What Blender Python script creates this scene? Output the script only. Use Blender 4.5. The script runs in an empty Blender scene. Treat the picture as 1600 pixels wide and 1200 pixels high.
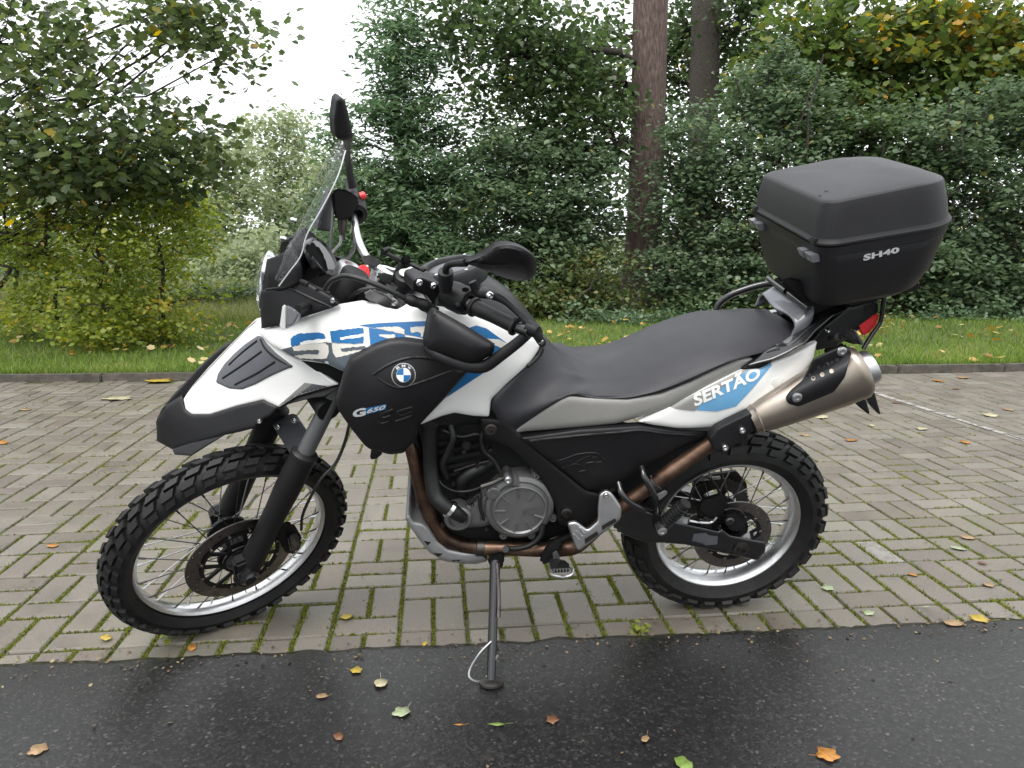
import bpy, bmesh, math, random
import numpy as np
from mathutils import Vector, Matrix, noise
from mathutils.geometry import delaunay_2d_cdt
R = math.radians
random.seed(7); rng = np.random.default_rng(11)
scene = bpy.context.scene
col = scene.collection

# ------------------------------------------------------------------ camera, sky, sun, exposure
FPX = 1150.0                      # focal length in photograph pixels (1600 px wide)
CAM_H, PITCH = 1.165, 0.19146
cd = bpy.data.cameras.new('camera'); cam = bpy.data.objects.new('camera', cd); col.objects.link(cam)
cam.location = (0, 0, CAM_H); cam.rotation_euler = (math.pi/2 - PITCH, 0, 0)
cd.sensor_width = 36; cd.lens = FPX/1600*36; cd.clip_end = 2000; cd.clip_start = .05
scene.camera = cam

SUN_EL, SUN_AZ = R(60), R(200)    # behind and a little to the left of the photographer, veiled by cloud
world = bpy.data.worlds.new('World'); scene.world = world; world.use_nodes = True
nt = world.node_tree; nt.nodes.clear()
sky = nt.nodes.new('ShaderNodeTexSky'); sky.sky_type = 'NISHITA'; sky.sun_disc = False
sky.sun_elevation = SUN_EL; sky.sun_rotation = SUN_AZ; sky.dust_density = 4; sky.air_density = 1
bw = nt.nodes.new('ShaderNodeHueSaturation'); bw.inputs['Saturation'].default_value = .10
mx = nt.nodes.new('ShaderNodeMix'); mx.data_type = 'RGBA'; mx.inputs[0].default_value = .62   # cloud deck over the clear sky
mx.inputs[7].default_value = (14.5, 14.9, 15.4, 1)
bg = nt.nodes.new('ShaderNodeBackground'); bg.inputs[1].default_value = .10
out = nt.nodes.new('ShaderNodeOutputWorld')
nt.links.new(sky.outputs[0], bw.inputs['Color']); nt.links.new(bw.outputs[0], mx.inputs[6])
nt.links.new(mx.outputs[2], bg.inputs[0]); nt.links.new(bg.outputs[0], out.inputs[0])
sd = bpy.data.lights.new('sun', 'SUN'); sd.energy = 1.5; sd.angle = R(30); sd.color = (1, .97, .92)
sun = bpy.data.objects.new('sun', sd); col.objects.link(sun)
sun.rotation_euler = (math.pi/2 - SUN_EL, 0, math.pi - SUN_AZ)
scene.view_settings.view_transform = 'Standard'; scene.view_settings.look = 'None'
scene.view_settings.exposure = 0.88; scene.view_settings.gamma = 1
scene.render.film_transparent = False

# ------------------------------------------------------------------ helpers
def rx(a): c, s = math.cos(a), math.sin(a); return np.array([[1,0,0],[0,c,-s],[0,s,c]])
def ry(a): c, s = math.cos(a), math.sin(a); return np.array([[c,0,s],[0,1,0],[-s,0,c]])
def rz(a): c, s = math.cos(a), math.sin(a); return np.array([[c,-s,0],[s,c,0],[0,0,1]])
FWD = np.array([0, math.cos(PITCH), -math.sin(PITCH)]); UPV = np.array([0, math.sin(PITCH), math.cos(PITCH)])
CAMP = np.array([0, 0, CAM_H])
def ray(px, py): return np.array([(px-800)/FPX, 0, 0]) + FWD + (600-py)/FPX*UPV
def G(px, py, z=0.0):                       # photograph pixel -> point on the ground
    d = ray(px, py); return CAMP + d*((z-CAM_H)/d[2])
def W(px, py, Y):                           # photograph pixel -> point at distance Y from the camera
    d = ray(px, py); return CAMP + d*(Y/d[1])

def tag(o, label=None, cat=None, group=None, kind=None):
    if label: o['label'] = label
    if cat: o['category'] = cat
    if group: o['group'] = group
    if kind: o['kind'] = kind
    return o
def empty(name, loc=(0,0,0)):
    o = bpy.data.objects.new(name, None); col.objects.link(o); o.location = loc; o.empty_display_size = .2
    return o
def mesh_obj(name, v, f, mat, parent=None, smooth=True, angle=None):
    me = bpy.data.meshes.new(name); me.from_pydata([tuple(map(float, p)) for p in v], [], [tuple(map(int, q)) for q in f])
    me.update()
    return me_obj(name, me, mat, parent, smooth, angle)
def me_obj(name, me, mat, parent=None, smooth=True, angle=None):
    if mat is not None and not me.materials: me.materials.append(mat)
    if smooth:
        me.polygons.foreach_set('use_smooth', [True]*len(me.polygons))
        if angle: 
            try: me.set_sharp_from_angle(angle=R(angle))
            except Exception: pass
    o = bpy.data.objects.new(name, me); col.objects.link(o)
    if parent: o.parent = parent
    return o
def bm_obj(name, bm, mat, parent=None, smooth=True, angle=35):
    bmesh.ops.recalc_face_normals(bm, faces=bm.faces)
    me = bpy.data.meshes.new(name); bm.to_mesh(me); bm.free()
    return me_obj(name, me, mat, parent, smooth, angle)
def big_mesh(name, V, Fidx, nper, mat, parent=None, attr=None, smooth=False):
    """V (n,3) float, Fidx (m,nper) ints: fast mesh for foliage, grass, moss"""
    me = bpy.data.meshes.new(name); nv, nf = len(V), len(Fidx)
    me.vertices.add(nv); me.vertices.foreach_set('co', np.ascontiguousarray(V, dtype=np.float32).ravel())
    me.loops.add(nf*nper); me.loops.foreach_set('vertex_index', np.ascontiguousarray(Fidx, dtype=np.int32).ravel())
    me.polygons.add(nf); me.polygons.foreach_set('loop_start', np.arange(0, nf*nper, nper, dtype=np.int32))
    try: me.polygons.foreach_set('loop_total', np.full(nf, nper, dtype=np.int32))
    except Exception: pass
    if smooth: me.polygons.foreach_set('use_smooth', [True]*nf)
    if attr is not None:
        a = me.attributes.new('rnd', 'FLOAT', 'FACE'); a.data.foreach_set('value', np.ascontiguousarray(attr, dtype=np.float32))
    me.update(calc_edges=True); me.validate()
    me.materials.append(mat)
    o = bpy.data.objects.new(name, me); col.objects.link(o)
    if parent: o.parent = parent
    return o

# ------------------------------------------------------------------ materials
MATS = {}
def node_mat(name):
    m = bpy.data.materials.new(name); m.use_nodes = True; MATS[name] = m
    t = m.node_tree; b = t.nodes['Principled BSDF']
    return m, t, b
def N(t, kind, **kw):
    n = t.nodes.new(kind)
    for k, v in kw.items():
        if k in n.inputs: n.inputs[k].default_value = v
        else: setattr(n, k, v)
    return n
def ramp(t, src, stops):
    r = t.nodes.new('ShaderNodeValToRGB'); e = r.color_ramp.elements
    while len(e) < len(stops): e.new(.5)
    for i, (p, c) in enumerate(stops): e[i].position = p; e[i].color = (*c, 1) if len(c) == 3 else c
    t.links.new(src, r.inputs[0]); return r
def simple(name, c, rough=.5, metal=0, var=.12, scale=30, bump=0, bscale=400, coat=0, spec=.5, rvar=.1, dust=0):
    """a painted, moulded or metal surface: slight colour mottling, uneven gloss, fine grain"""
    m, t, b = node_mat(name)
    tc = N(t, 'ShaderNodeTexCoord')
    n1 = N(t, 'ShaderNodeTexNoise', Scale=scale, Detail=6.0, Roughness=.65); t.links.new(tc.outputs['Object'], n1.inputs['Vector'])
    c = np.array(c); lo = np.clip(c*(1-var), 0, 1); hi = np.clip(c*(1+var), 0, 1)
    r = ramp(t, n1.outputs['Fac'], [(.3, tuple(lo)), (.7, tuple(hi))])
    src = r.outputs[0]
    if dust:
        n3 = N(t, 'ShaderNodeTexNoise', Scale=9.0, Detail=8.0, Roughness=.7); t.links.new(tc.outputs['Object'], n3.inputs['Vector'])
        rr = ramp(t, n3.outputs['Fac'], [(.42, (0,0,0)), (.75, (dust,)*3)])
        mxx = N(t, 'ShaderNodeMix', data_type='RGBA'); t.links.new(rr.outputs[0], mxx.inputs[0]); t.links.new(src, mxx.inputs[6])
        mxx.inputs[7].default_value = (.16, .145, .125, 1); src = mxx.outputs[2]
    t.links.new(src, b.inputs['Base Color'])
    n2 = N(t, 'ShaderNodeTexNoise', Scale=scale*.4, Detail=4.0); t.links.new(tc.outputs['Object'], n2.inputs['Vector'])
    mr = N(t, 'ShaderNodeMapRange'); mr.inputs[3].default_value = max(.02, rough-rvar); mr.inputs[4].default_value = min(1, rough+rvar)
    t.links.new(n2.outputs['Fac'], mr.inputs[0]); t.links.new(mr.outputs[0], b.inputs['Roughness'])
    b.inputs['Metallic'].default_value = metal; b.inputs['Coat Weight'].default_value = coat; b.inputs['Coat Roughness'].default_value = .08
    b.inputs['Specular IOR Level'].default_value = spec
    if bump:
        nb = N(t, 'ShaderNodeTexNoise', Scale=bscale, Detail=3.0); t.links.new(tc.outputs['Object'], nb.inputs['Vector'])
        bp = N(t, 'ShaderNodeBump', Strength=bump, Distance=.002); t.links.new(nb.outputs['Fac'], bp.inputs['Height']); t.links.new(bp.outputs[0], b.inputs['Normal'])
    return m
def leaf_mat(name, stops, rough=.45, trans=.35, spec=.5):
    m, t, b = node_mat(name)
    at = N(t, 'ShaderNodeAttribute', attribute_name='rnd')
    r = ramp(t, at.outputs['Fac'], stops)
    t.links.new(r.outputs[0], b.inputs['Base Color']); b.inputs['Roughness'].default_value = rough; b.inputs['Specular IOR Level'].default_value = spec
    tr = N(t, 'ShaderNodeBsdfTranslucent'); hs = N(t, 'ShaderNodeHueSaturation'); hs.inputs['Saturation'].default_value = 1.15; hs.inputs['Value'].default_value = 1.25
    t.links.new(r.outputs[0], hs.inputs['Color']); t.links.new(hs.outputs[0], tr.inputs[0])
    ms = N(t, 'ShaderNodeMixShader'); ms.inputs[0].default_value = trans
    t.links.new(b.outputs[0], ms.inputs[1]); t.links.new(tr.outputs[0], ms.inputs[2])
    t.links.new(ms.outputs[0], t.nodes['Material Output'].inputs[0])
    return m
# ------------------------------------------------------------------ ground materials
def mat_paver(name, light=0.0, paint=False):
    m, t, b = node_mat(name)
    tc = N(t, 'ShaderNodeTexCoord'); geo = N(t, 'ShaderNodeNewGeometry')
    oi = N(t, 'ShaderNodeObjectInfo'); at = N(t, 'ShaderNodeAttribute', attribute_name='rnd')
    add = N(t, 'ShaderNodeMath', operation='ADD'); t.links.new(oi.outputs['Random'], add.inputs[0]); t.links.new(at.outputs['Fac'], add.inputs[1])
    fr = N(t, 'ShaderNodeMath', operation='FRACT'); t.links.new(add.outputs[0], fr.inputs[0])
    r = ramp(t, fr.outputs[0], [(0, (.112,.096,.082)), (.2, (.133,.117,.101)), (.4, (.150,.134,.116)), (.6, (.162,.146,.127)), (.8, (.124,.102,.088)), (1, (.180,.166,.145))])
    # coarse aggregate, worn blotches, grime towards the joints
    n1 = N(t, 'ShaderNodeTexNoise', Scale=260.0, Detail=4.0, Roughness=.7); t.links.new(geo.outputs['Position'], n1.inputs['Vector'])
    n2 = N(t, 'ShaderNodeTexNoise', Scale=5.5, Detail=8.0, Roughness=.7); t.links.new(geo.outputs['Position'], n2.inputs['Vector'])
    r1 = ramp(t, n1.outputs['Fac'], [(.28, (.58,.58,.58)), (.5, (1,1,1)), (.72, (1.4,1.4,1.36))])
    r2 = ramp(t, n2.outputs['Fac'], [(.28, (.68,.68,.66)), (.46, (.95,.95,.93)), (.72, (1.12,1.11,1.06))])
    m1 = N(t, 'ShaderNodeMix', data_type='RGBA', blend_type='MULTIPLY'); m1.inputs[0].default_value = 1
    m2 = N(t, 'ShaderNodeMix', data_type='RGBA', blend_type='MULTIPLY'); m2.inputs[0].default_value = 1
    t.links.new(r.outputs[0], m1.inputs[6]); t.links.new(r1.outputs[0], m1.inputs[7]); t.links.new(m1.outputs[2], m2.inputs[6]); t.links.new(r2.outputs[0], m2.inputs[7])
    # algae film in patches
    n3 = N(t, 'ShaderNodeTexNoise', Scale=1.6, Detail=9.0, Roughness=.75); t.links.new(geo.outputs['Position'], n3.inputs['Vector'])
    r3 = ramp(t, n3.outputs['Fac'], [(.48, (0,0,0)), (.72, (.4,.4,.4))])
    m3 = N(t, 'ShaderNodeMix', data_type='RGBA'); t.links.new(r3.outputs[0], m3.inputs[0]); t.links.new(m2.outputs[2], m3.inputs[6]); m3.inputs[7].default_value = (.15,.155,.085,1)
    src = m3.outputs[2]
    if paint:
        n4 = N(t, 'ShaderNodeTexNoise', Scale=26.0, Detail=8.0, Roughness=.75); t.links.new(geo.outputs['Position'], n4.inputs['Vector'])
        r4 = ramp(t, n4.outputs['Fac'], [(.40, (.05,.05,.05)), (.56, (.8,.8,.8))])
        m4 = N(t, 'ShaderNodeMix', data_type='RGBA'); t.links.new(r4.outputs[0], m4.inputs[0]); t.links.new(src, m4.inputs[6]); m4.inputs[7].default_value = (.24,.23,.215,1)
        src = m4.outputs[2]
    t.links.new(src, b.inputs['Base Color'])
    mr = N(t, 'ShaderNodeMapRange'); mr.inputs[1].default_value = .3; mr.inputs[2].default_value = .7; mr.inputs[3].default_value = .38; mr.inputs[4].default_value = .66
    t.links.new(n2.outputs['Fac'], mr.inputs[0]); t.links.new(mr.outputs[0], b.inputs['Roughness'])
    bp = N(t, 'ShaderNodeBump', Strength=.55, Distance=.0015); t.links.new(n1.outputs['Fac'], bp.inputs['Height']); t.links.new(bp.outputs[0], b.inputs['Normal'])
    return m
def mat_asphalt():
    m, t, b = node_mat('wet_asphalt')
    geo = N(t, 'ShaderNodeNewGeometry')
    v = N(t, 'ShaderNodeTexVoronoi', Scale=150.0); v.feature = 'F1'; t.links.new(geo.outputs['Position'], v.inputs['Vector'])
    v2 = N(t, 'ShaderNodeTexVoronoi', Scale=330.0); t.links.new(geo.outputs['Position'], v2.inputs['Vector'])
    n2 = N(t, 'ShaderNodeTexNoise', Scale=1.3, Detail=8.0, Roughness=.6); t.links.new(geo.outputs['Position'], n2.inputs['Vector'])
    n4 = N(t, 'ShaderNodeTexNoise', Scale=60.0, Detail=4.0); t.links.new(geo.outputs['Position'], n4.inputs['Vector'])
    sep = N(t, 'ShaderNodeSeparateColor'); t.links.new(v.outputs['Color'], sep.inputs[0])
    r = ramp(t, sep.outputs[0], [(0, (.006,.006,.007)), (.5, (.012,.0115,.012)), (.9, (.021,.020,.020)), (.985, (.032,.031,.030)), (1, (.07,.067,.064))])
    r2 = ramp(t, n2.outputs['Fac'], [(.35, (.8,.78,.78)), (.65, (1.5,1.46,1.45))])
    mm = N(t, 'ShaderNodeMix', data_type='RGBA', blend_type='MULTIPLY'); mm.inputs[0].default_value = 1
    t.links.new(r.outputs[0], mm.inputs[6]); t.links.new(r2.outputs[0], mm.inputs[7]); t.links.new(mm.outputs[2], b.inputs['Base Color'])
    # water film: smoother in hollows
    mr = N(t, 'ShaderNodeMapRange'); mr.inputs[1].default_value = .35; mr.inputs[2].default_value = .65; mr.inputs[3].default_value = .06; mr.inputs[4].default_value = .22
    t.links.new(n2.outputs['Fac'], mr.inputs[0]); t.links.new(mr.outputs[0], b.inputs['Roughness'])
    n5 = N(t, 'ShaderNodeTexNoise', Scale=210.0, Detail=5.0, Roughness=.75); t.links.new(geo.outputs['Position'], n5.inputs['Vector'])
    s2_ = N(t, 'ShaderNodeSeparateColor'); t.links.new(v2.outputs['Color'], s2_.inputs[0])
    h = N(t, 'ShaderNodeMath', operation='MULTIPLY_ADD'); h.inputs[1].default_value = .30
    t.links.new(s2_.outputs[1], h.inputs[0]); t.links.new(n5.outputs['Fac'], h.inputs[2])
    h2 = N(t, 'ShaderNodeMath', operation='MULTIPLY_ADD'); h2.inputs[1].default_value = -.55
    t.links.new(v.outputs['Distance'], h2.inputs[0]); t.links.new(h.outputs[0], h2.inputs[2])
    bp = N(t, 'ShaderNodeBump', Strength=.65, Distance=.0016); t.links.new(h2.outputs[0], bp.inputs['Height']); t.links.new(bp.outputs[0], b.inputs['Normal'])
    b.inputs['Specular IOR Level'].default_value = .5
    return m
def mat_soil(name, stops, scale=40.0, bump=.8):
    m, t, b = node_mat(name); geo = N(t, 'ShaderNodeNewGeometry')
    n1 = N(t, 'ShaderNodeTexNoise', Scale=scale, Detail=8.0, Roughness=.75); t.links.new(geo.outputs['Position'], n1.inputs['Vector'])
    r = ramp(t, n1.outputs['Fac'], stops); t.links.new(r.outputs[0], b.inputs['Base Color']); b.inputs['Roughness'].default_value = .9
    bp = N(t, 'ShaderNodeBump', Strength=bump, Distance=.006); t.links.new(n1.outputs['Fac'], bp.inputs['Height']); t.links.new(bp.outputs[0], b.inputs['Normal'])
    return m
M_PAVER = mat_paver('concrete_paver'); M_PAINTED = mat_paver('painted_paver', paint=True)
M_ASPH = mat_asphalt()
M_JOINT = mat_soil('mossy_joint', [(.30, (.018,.017,.012)), (.45, (.05,.056,.018)), (.6, (.10,.12,.03)), (.75, (.15,.17,.045))], 34.0)
M_LAWN = mat_soil('lawn_soil', [(.3, (.05,.055,.022)), (.55, (.08,.10,.032)), (.75, (.13,.13,.055))], 9.0)
M_MOSS = leaf_mat('moss', [(0, (.08,.095,.02)), (.35, (.17,.20,.038)), (.7, (.25,.285,.055)), (.9, (.30,.31,.08)), (1, (.18,.14,.06))], .8, .25, .2)
M_GRASS = leaf_mat('grass_blades', [(0, (.075,.125,.024)), (.4, (.150,.240,.040)), (.7, (.22,.31,.060)), (.88, (.29,.33,.085)), (1, (.36,.31,.14))], .5, .42, .4)
M_KERB = simple('kerb_concrete', (.070,.062,.052), .85, var=.55, scale=14, bump=.6, bscale=120)

# ------------------------------------------------------------------ ground, road, pavement, kerb
def line_y(x, a, b): return a[1] + (x-a[0])*(b[1]-a[1])/(b[0]-a[0])
EDGE = (G(0,1038), G(1600,966)); KERB = (G(0,597), G(1600,580))
def edge_y(x): return line_y(x, *EDGE)
def kerb_y(x): return line_y(x, *KERB)
PA = R(6.0); PX = np.array([math.cos(PA), math.sin(PA)]); PY = np.array([-math.sin(PA), math.cos(PA)])   # paver rows / columns
def terrain_z(x, y):
    d = max(0, y-kerb_y(x)); 
    return .048 + .02*min(d, 3) + .10*noise.noise(Vector((x*.25, y*.25, 0)))*min(1, d/2.5) + max(0, d-8)*.01
# ground: one sheet to the horizon, lawn and woodland floor
xs = np.concatenate([[-900,-300,-90,-40], np.linspace(-18,18,73), [40,90,300,900]]); ds = np.concatenate([[.086], np.linspace(0.10,9,30), [11,14,18,26,45,120,400,900]])
V = []; Fq = []
for d in ds:
    for x in xs:
        xx = max(-20, min(20, x)); y = kerb_y(xx)+d; V.append((x, y, terrain_z(xx, y) if d > .09 else -.08))
nx = len(xs)
for j in range(len(ds)-1):
    for i in range(nx-1): a = j*nx+i; Fq.append((a, a+1, a+nx+1, a+nx))
tag(mesh_obj('ground', V, Fq, M_LAWN), kind='structure')
# base sheet under pavement and road, reaching far to the sides and behind the photographer
tag(mesh_obj('subsoil', [(-900,-900,-.03),(900,-900,-.03),(900,kerb_y(20)+.3,-.03),(20,kerb_y(20)+.12,-.03),(-20,kerb_y(-20)+.12,-.03),(-900,kerb_y(-20)+.3,-.03)], [(0,1,2,3,4,5)], M_LAWN, smooth=False), kind='structure')
# road: wet asphalt with a ragged edge lapping the first row of pavers
xs = np.concatenate([[-300,-40,-12], np.linspace(-4,4,401), [12,40,300]])
V = []; Fq = []
for x in xs:
    e = edge_y(max(-4, min(4, x))) + (x-max(-4, min(4, x)))*.083 + .014*noise.noise(Vector((x*2.3,0,3))) + .013*noise.noise(Vector((x*11,0,9))) + .009*noise.noise(Vector((x*37,0,1)))+.005*noise.noise(Vector((x*90,0,7)))
    V += [(x, e, -.006), (x, e-.006, .004), (x, e-.03, .0065), (x, e-.25, .0060), (x, -14, .006)]
for i in range(len(xs)-1):
    for k in range(4): a = i*5+k; Fq.append((a, a+1, a+6, a+5))
tag(mesh_obj('road', V, Fq, M_ASPH), kind='structure')
# pavement bed with moss and grit filling the joints
pv = mesh_obj('pavement', [(-30, edge_y(-30)-1.2, -.011), (30, edge_y(30)-1.2, -.011), (30, kerb_y(30)+.02, -.011), (-30, kerb_y(-30)+.02, -.011)], [(0,1,2,3)], M_JOINT, smooth=False)
tag(pv, kind='structure')

PIT = .206; JT = .0105               # two pavers and their joints; joint width
def paver_mesh(lx, ly, name, k=0):
    r = random.Random(k); hx, hy = lx/2, ly/2; c = .004
    def ring(ix, z, j=.0008): return [(sx*(hx-ix)+r.uniform(-j,j), sy*(hy-ix)+r.uniform(-j,j), z) for sx, sy in ((-1,-1),(1,-1),(1,1),(-1,1))]
    v = ring(0, -.03) + ring(0, -.0065) + ring(c*.45, -.0022) + ring(c*1.3, 0); f = []
    for b in (0, 4, 8):
        for i in range(4): f.append((b+i, b+(i+1)%4, b+4+(i+1)%4, b+4+i))
    f.append((12,13,14,15))
    me = bpy.data.meshes.new(name); me.from_pydata(v, [], f); me.update(); return me
L_, S_ = PIT-JT, PIT/2-JT
PM = [paver_mesh(L_, S_, 'paver', i) for i in range(4)]; PMP = [paver_mesh(L_, S_, 'paver', 9+i) for i in range(2)]
for me in PM: me.materials.append(M_PAVER)
for me in PMP: me.materials.append(M_PAINTED)
O2 = G(624, 987)[:2]               # a joint crossing read off the photograph
wl0, wl1 = G(1385,620)[:2], G(1600,688)[:2]
cells = []        # (centre, laid along the rows?) - blocks of two, alternately laid, with the odd first courses of the photograph
def column(i):
    t = PIT; odd = i % 2 == 0
    seq = [('V', -1.0)] + ([('V', 0), ('H', 1.0), ('V', 1.5)] if odd else [('H', 0), ('V', .5), ('HH', 1.5)])
    k = 2.5; nxt = 'HH' if odd else 'V'
    while k < 30: seq.append((nxt, k)); nxt = 'V' if nxt == 'HH' else 'HH'; k += 1
    for kd_, y in seq:
        if kd_ == 'V':
            for d in (-1, 1): yield (i+.5+d*.25, y+.5, False)
        else:
            for q in range(len(kd_)): yield (i+.5, y+.25+.5*q, True)
for i in range(-60, 61):
    for u, v_, hz in column(i):
        c = O2 + PX*(PIT*u) + PY*(PIT*v_)
        if c[1] < edge_y(c[0])-.13 or c[1] > kerb_y(c[0])-.05: continue
        cells.append((c, hz))
def pix(P):
    d = np.asarray(P, float)-CAMP; z = d@FWD; return 800+FPX*d[0]/z, 600-FPX*(d@UPV)/z
near, far = [], []
cells.sort(key=lambda q: q[0][0]**2+q[0][1]**2)
for c, hz in cells:
    p = pix((c[0], c[1], 0))
    if len(near) < 300 and -70 < p[0] < 1670: near.append((c, hz))
    elif abs(c[0]) < 9: far.append((c, hz))
lp = np.array(wl1)-np.array(wl0); ln = np.array([-lp[1], lp[0]])/np.linalg.norm(lp)
painted_px = [(1395,868),(1450,800),(1470,822),(935,830),(965,835)]
pp = [G(*q)[:2] for q in painted_px]
def is_painted(c):
    return any(np.linalg.norm(c-q) < .062 for q in pp)
for n, (c, hz) in enumerate(near):
    me = random.choice(PMP) if is_painted(c) else random.choice(PM)
    o = bpy.data.objects.new('paver', me); col.objects.link(o); o.parent = pv
    o.location = (c[0], c[1], random.uniform(-.0025, .001)); o.rotation_euler = (random.gauss(0,.006), random.gauss(0,.004), PA + (0 if hz else math.pi/2) + random.gauss(0,.007))
for nm, sel, mt in (('paver', lambda c: not is_painted(c), M_PAVER), ('painted_paver', is_painted, M_PAINTED)):
    V, Fq, at = [], [], []
    base = np.array([v.co for v in PM[0].vertices]); fc = [tuple(p.vertices) for p in PM[0].polygons]
    for c, hz in far:
        if not sel(c): continue
        a = PA + (0 if hz else math.pi/2) + random.gauss(0,.007)
        b = base@rz(a).T@rx(random.gauss(0,.004)).T + np.array([c[0], c[1], random.uniform(-.0025,.001)])
        s = len(V); V += [tuple(q) for q in b]; Fq += [tuple(i+s for i in q) for q in fc]; at += [random.random()]*len(fc)
    o = mesh_obj(nm, V, Fq, mt, pv, smooth=False); tag(o, kind='stuff')
    a = o.data.attributes.new('rnd', 'FLOAT', 'FACE'); a.data.foreach_set('value', at)
def clip(poly, rect):
    for ax_, lim, sg in rect:
        o = []
        for i in range(len(poly)):
            a, b = poly[i-1], poly[i]; da, db = sg*(a@ax_-lim), sg*(b@ax_-lim)
            if (da <= 0) != (db <= 0): o.append(a+(b-a)*(da/(da-db)))
            if db <= 0: o.append(b)
        poly = o
        if len(poly) < 3: return None
    return poly
M_PAINT = mat_soil('worn_white_paint', [(.40, (.15,.14,.125)), (.52, (.28,.27,.25)), (.68, (.44,.43,.41))], 30.0, .2)
ld = lp/np.linalg.norm(lp)
for c, hz in near+far:
    if abs((c-wl0)@ln) > .16 or not 3.0 < c[1] < 6.2: continue
    hx, hy = (L_/2-.005, S_/2-.005) if hz else (S_/2-.005, L_/2-.005)
    rect = [(PX, c@PX+hx, 1), (PX, c@PX-hx, -1), (PY, c@PY+hy, 1), (PY, c@PY-hy, -1)]
    m_ = wl0+ld*((c-wl0)@ld); q = clip([m_-ld*.4-ln*.026, m_+ld*.4-ln*.026, m_+ld*.4+ln*.026, m_-ld*.4+ln*.026], rect)
    if q is None: continue
    mesh_obj('paint_patch', [(x, y, .0035) for x, y in q], [tuple(range(len(q)))], M_PAINT, pv, smooth=False)
# kerb stones, one metre each
kd = np.array(KERB[1][:2])-np.array(KERB[0][:2]); ka = math.atan2(kd[1], kd[0]); kd /= np.linalg.norm(kd)
kr = empty('kerb', (0, kerb_y(0), 0)); tag(kr, kind='structure')
for i in range(-13, 14):
    bm = bmesh.new(); bmesh.ops.create_cube(bm, size=1); bmesh.ops.scale(bm, vec=(.992,.085,.16), verts=bm.verts)
    bmesh.ops.bevel(bm, geom=bm.edges[:], offset=.010, segments=2, affect='EDGES')
    o = bm_obj('kerb_stone', bm, M_KERB, kr); o.location = (i*kd[0]*1.0, i*kd[1]*1.0+.045, -.022+random.uniform(-.006,.006)); o.rotation_euler = (random.gauss(0,.02), 0, ka+random.gauss(0,.004))

# moss cushions in the joints (nobody could count them)
V, Fq, at = [], [], []
def tuft(x, y, z, r, h, n, cl):
    for _ in range(n):
        a = random.uniform(0, 6.28); d = r*math.sqrt(random.random()); cx, cy = x+d*math.cos(a), y+d*math.sin(a)
        b = random.uniform(0, 6.28); w = random.uniform(.0022,.005); hh = h*random.uniform(.4,1.1); l = random.uniform(-.003,.003)
        s = len(V); V.extend([(cx-w*math.cos(b), cy-w*math.sin(b), z), (cx+w*math.cos(b), cy+w*math.sin(b), z), (cx+l, cy+l, z+hh), (cx+w*.6*math.sin(b), cy-w*.6*math.cos(b), z+hh*.5)])
        Fq.extend([(s, s+1, s+2), (s, s+3, s+2)]); c_ = min(1, max(0, cl+random.gauss(0,.16))); at.extend([c_, c_])
for c, hz in near+far:
    dist = c[1]
    if dist > 5.6: continue
    p = pix((c[0], c[1], 0))
    if not -120 < p[0] < 1720: continue
    ax, ay = (PX, PY) if hz else (PY, PX)
    if hz is False: ay = -PX
    dens = 1.0 if dist < 3 else .55 if dist < 4 else .28
    for side, (u0, ln_, v0) in enumerate((((-L_/2), L_, S_/2+JT/2), (-L_/2, L_, -(S_/2+JT/2)))):
        nn = int(ln_/.0036*dens)
        for k in range(nn):
            q = c + ax*(u0+random.random()*ln_) + ay*v0
            m_ = noise.noise(Vector((q[0]*2.2, q[1]*2.2, 0)))*.6+noise.noise(Vector((q[0]*9, q[1]*9, 4)))*.5
            along = abs(ay[0]) > .5     # joints running away from the camera are the mossiest
            if m_ + (.30 if along else .02) < random.uniform(-.4,.3): continue
            sp = random.gauss(0, .0072 if along else .0042)
            q = q + ay*sp
            tuft(q[0], q[1], -.008, .004, .011+.006*max(0,m_), 3 if dist < 3 else 2, .45+.5*m_)
tag(big_mesh('moss', np.array(V), np.array(Fq), 3, M_MOSS, attr=at), 'green and yellowish moss growing in the joints of the block paving', 'moss', kind='stuff')

# lawn blades
def blades(n, fx, hmin, hmax, wmin, wmax):
    P = np.array([fx() for _ in range(n)]); n = len(P)
    a = rng.uniform(0, 2*np.pi, n); h = rng.uniform(hmin, hmax, n); w = rng.uniform(wmin, wmax, n); lean = rng.normal(0, .45, (n,2))*h[:,None]
    d = np.stack([np.cos(a), np.sin(a), 0*a], 1)*w[:,None]
    top = P + np.stack([lean[:,0], lean[:,1], h], 1); mid = P + np.stack([lean[:,0]*.3, lean[:,1]*.3, h*.55], 1)
    Vv = np.stack([P-d, P+d, mid+d*.75, mid-d*.75, top], 1).reshape(-1,3)
    i = np.arange(n)*5
    Fv = np.concatenate([np.stack([i,i+1,i+2],1), np.stack([i,i+2,i+3],1), np.stack([i+3,i+2,i+4],1)])
    r = np.clip(rng.normal(.45,.22,n)+.42*np.array([noise.noise(Vector((p[0]*1.3,p[1]*1.3,0))) for p in P]), 0, 1)
    return Vv, Fv, np.concatenate([r,r,r])
def lawn_pt():
    x = random.uniform(-7.5, 7.5); d = .10 + 5.0*random.random()**1.6; y = kerb_y(x)+d
    return (x, y, terrain_z(x, y)-.004)
v, f, a = blades(110000, lawn_pt, .03, .085, .0020, .0042)
tag(big_mesh('grass', v, f, 3, M_GRASS, attr=a), 'short bright green lawn grass growing behind the kerb', 'grass', kind='stuff')
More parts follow.
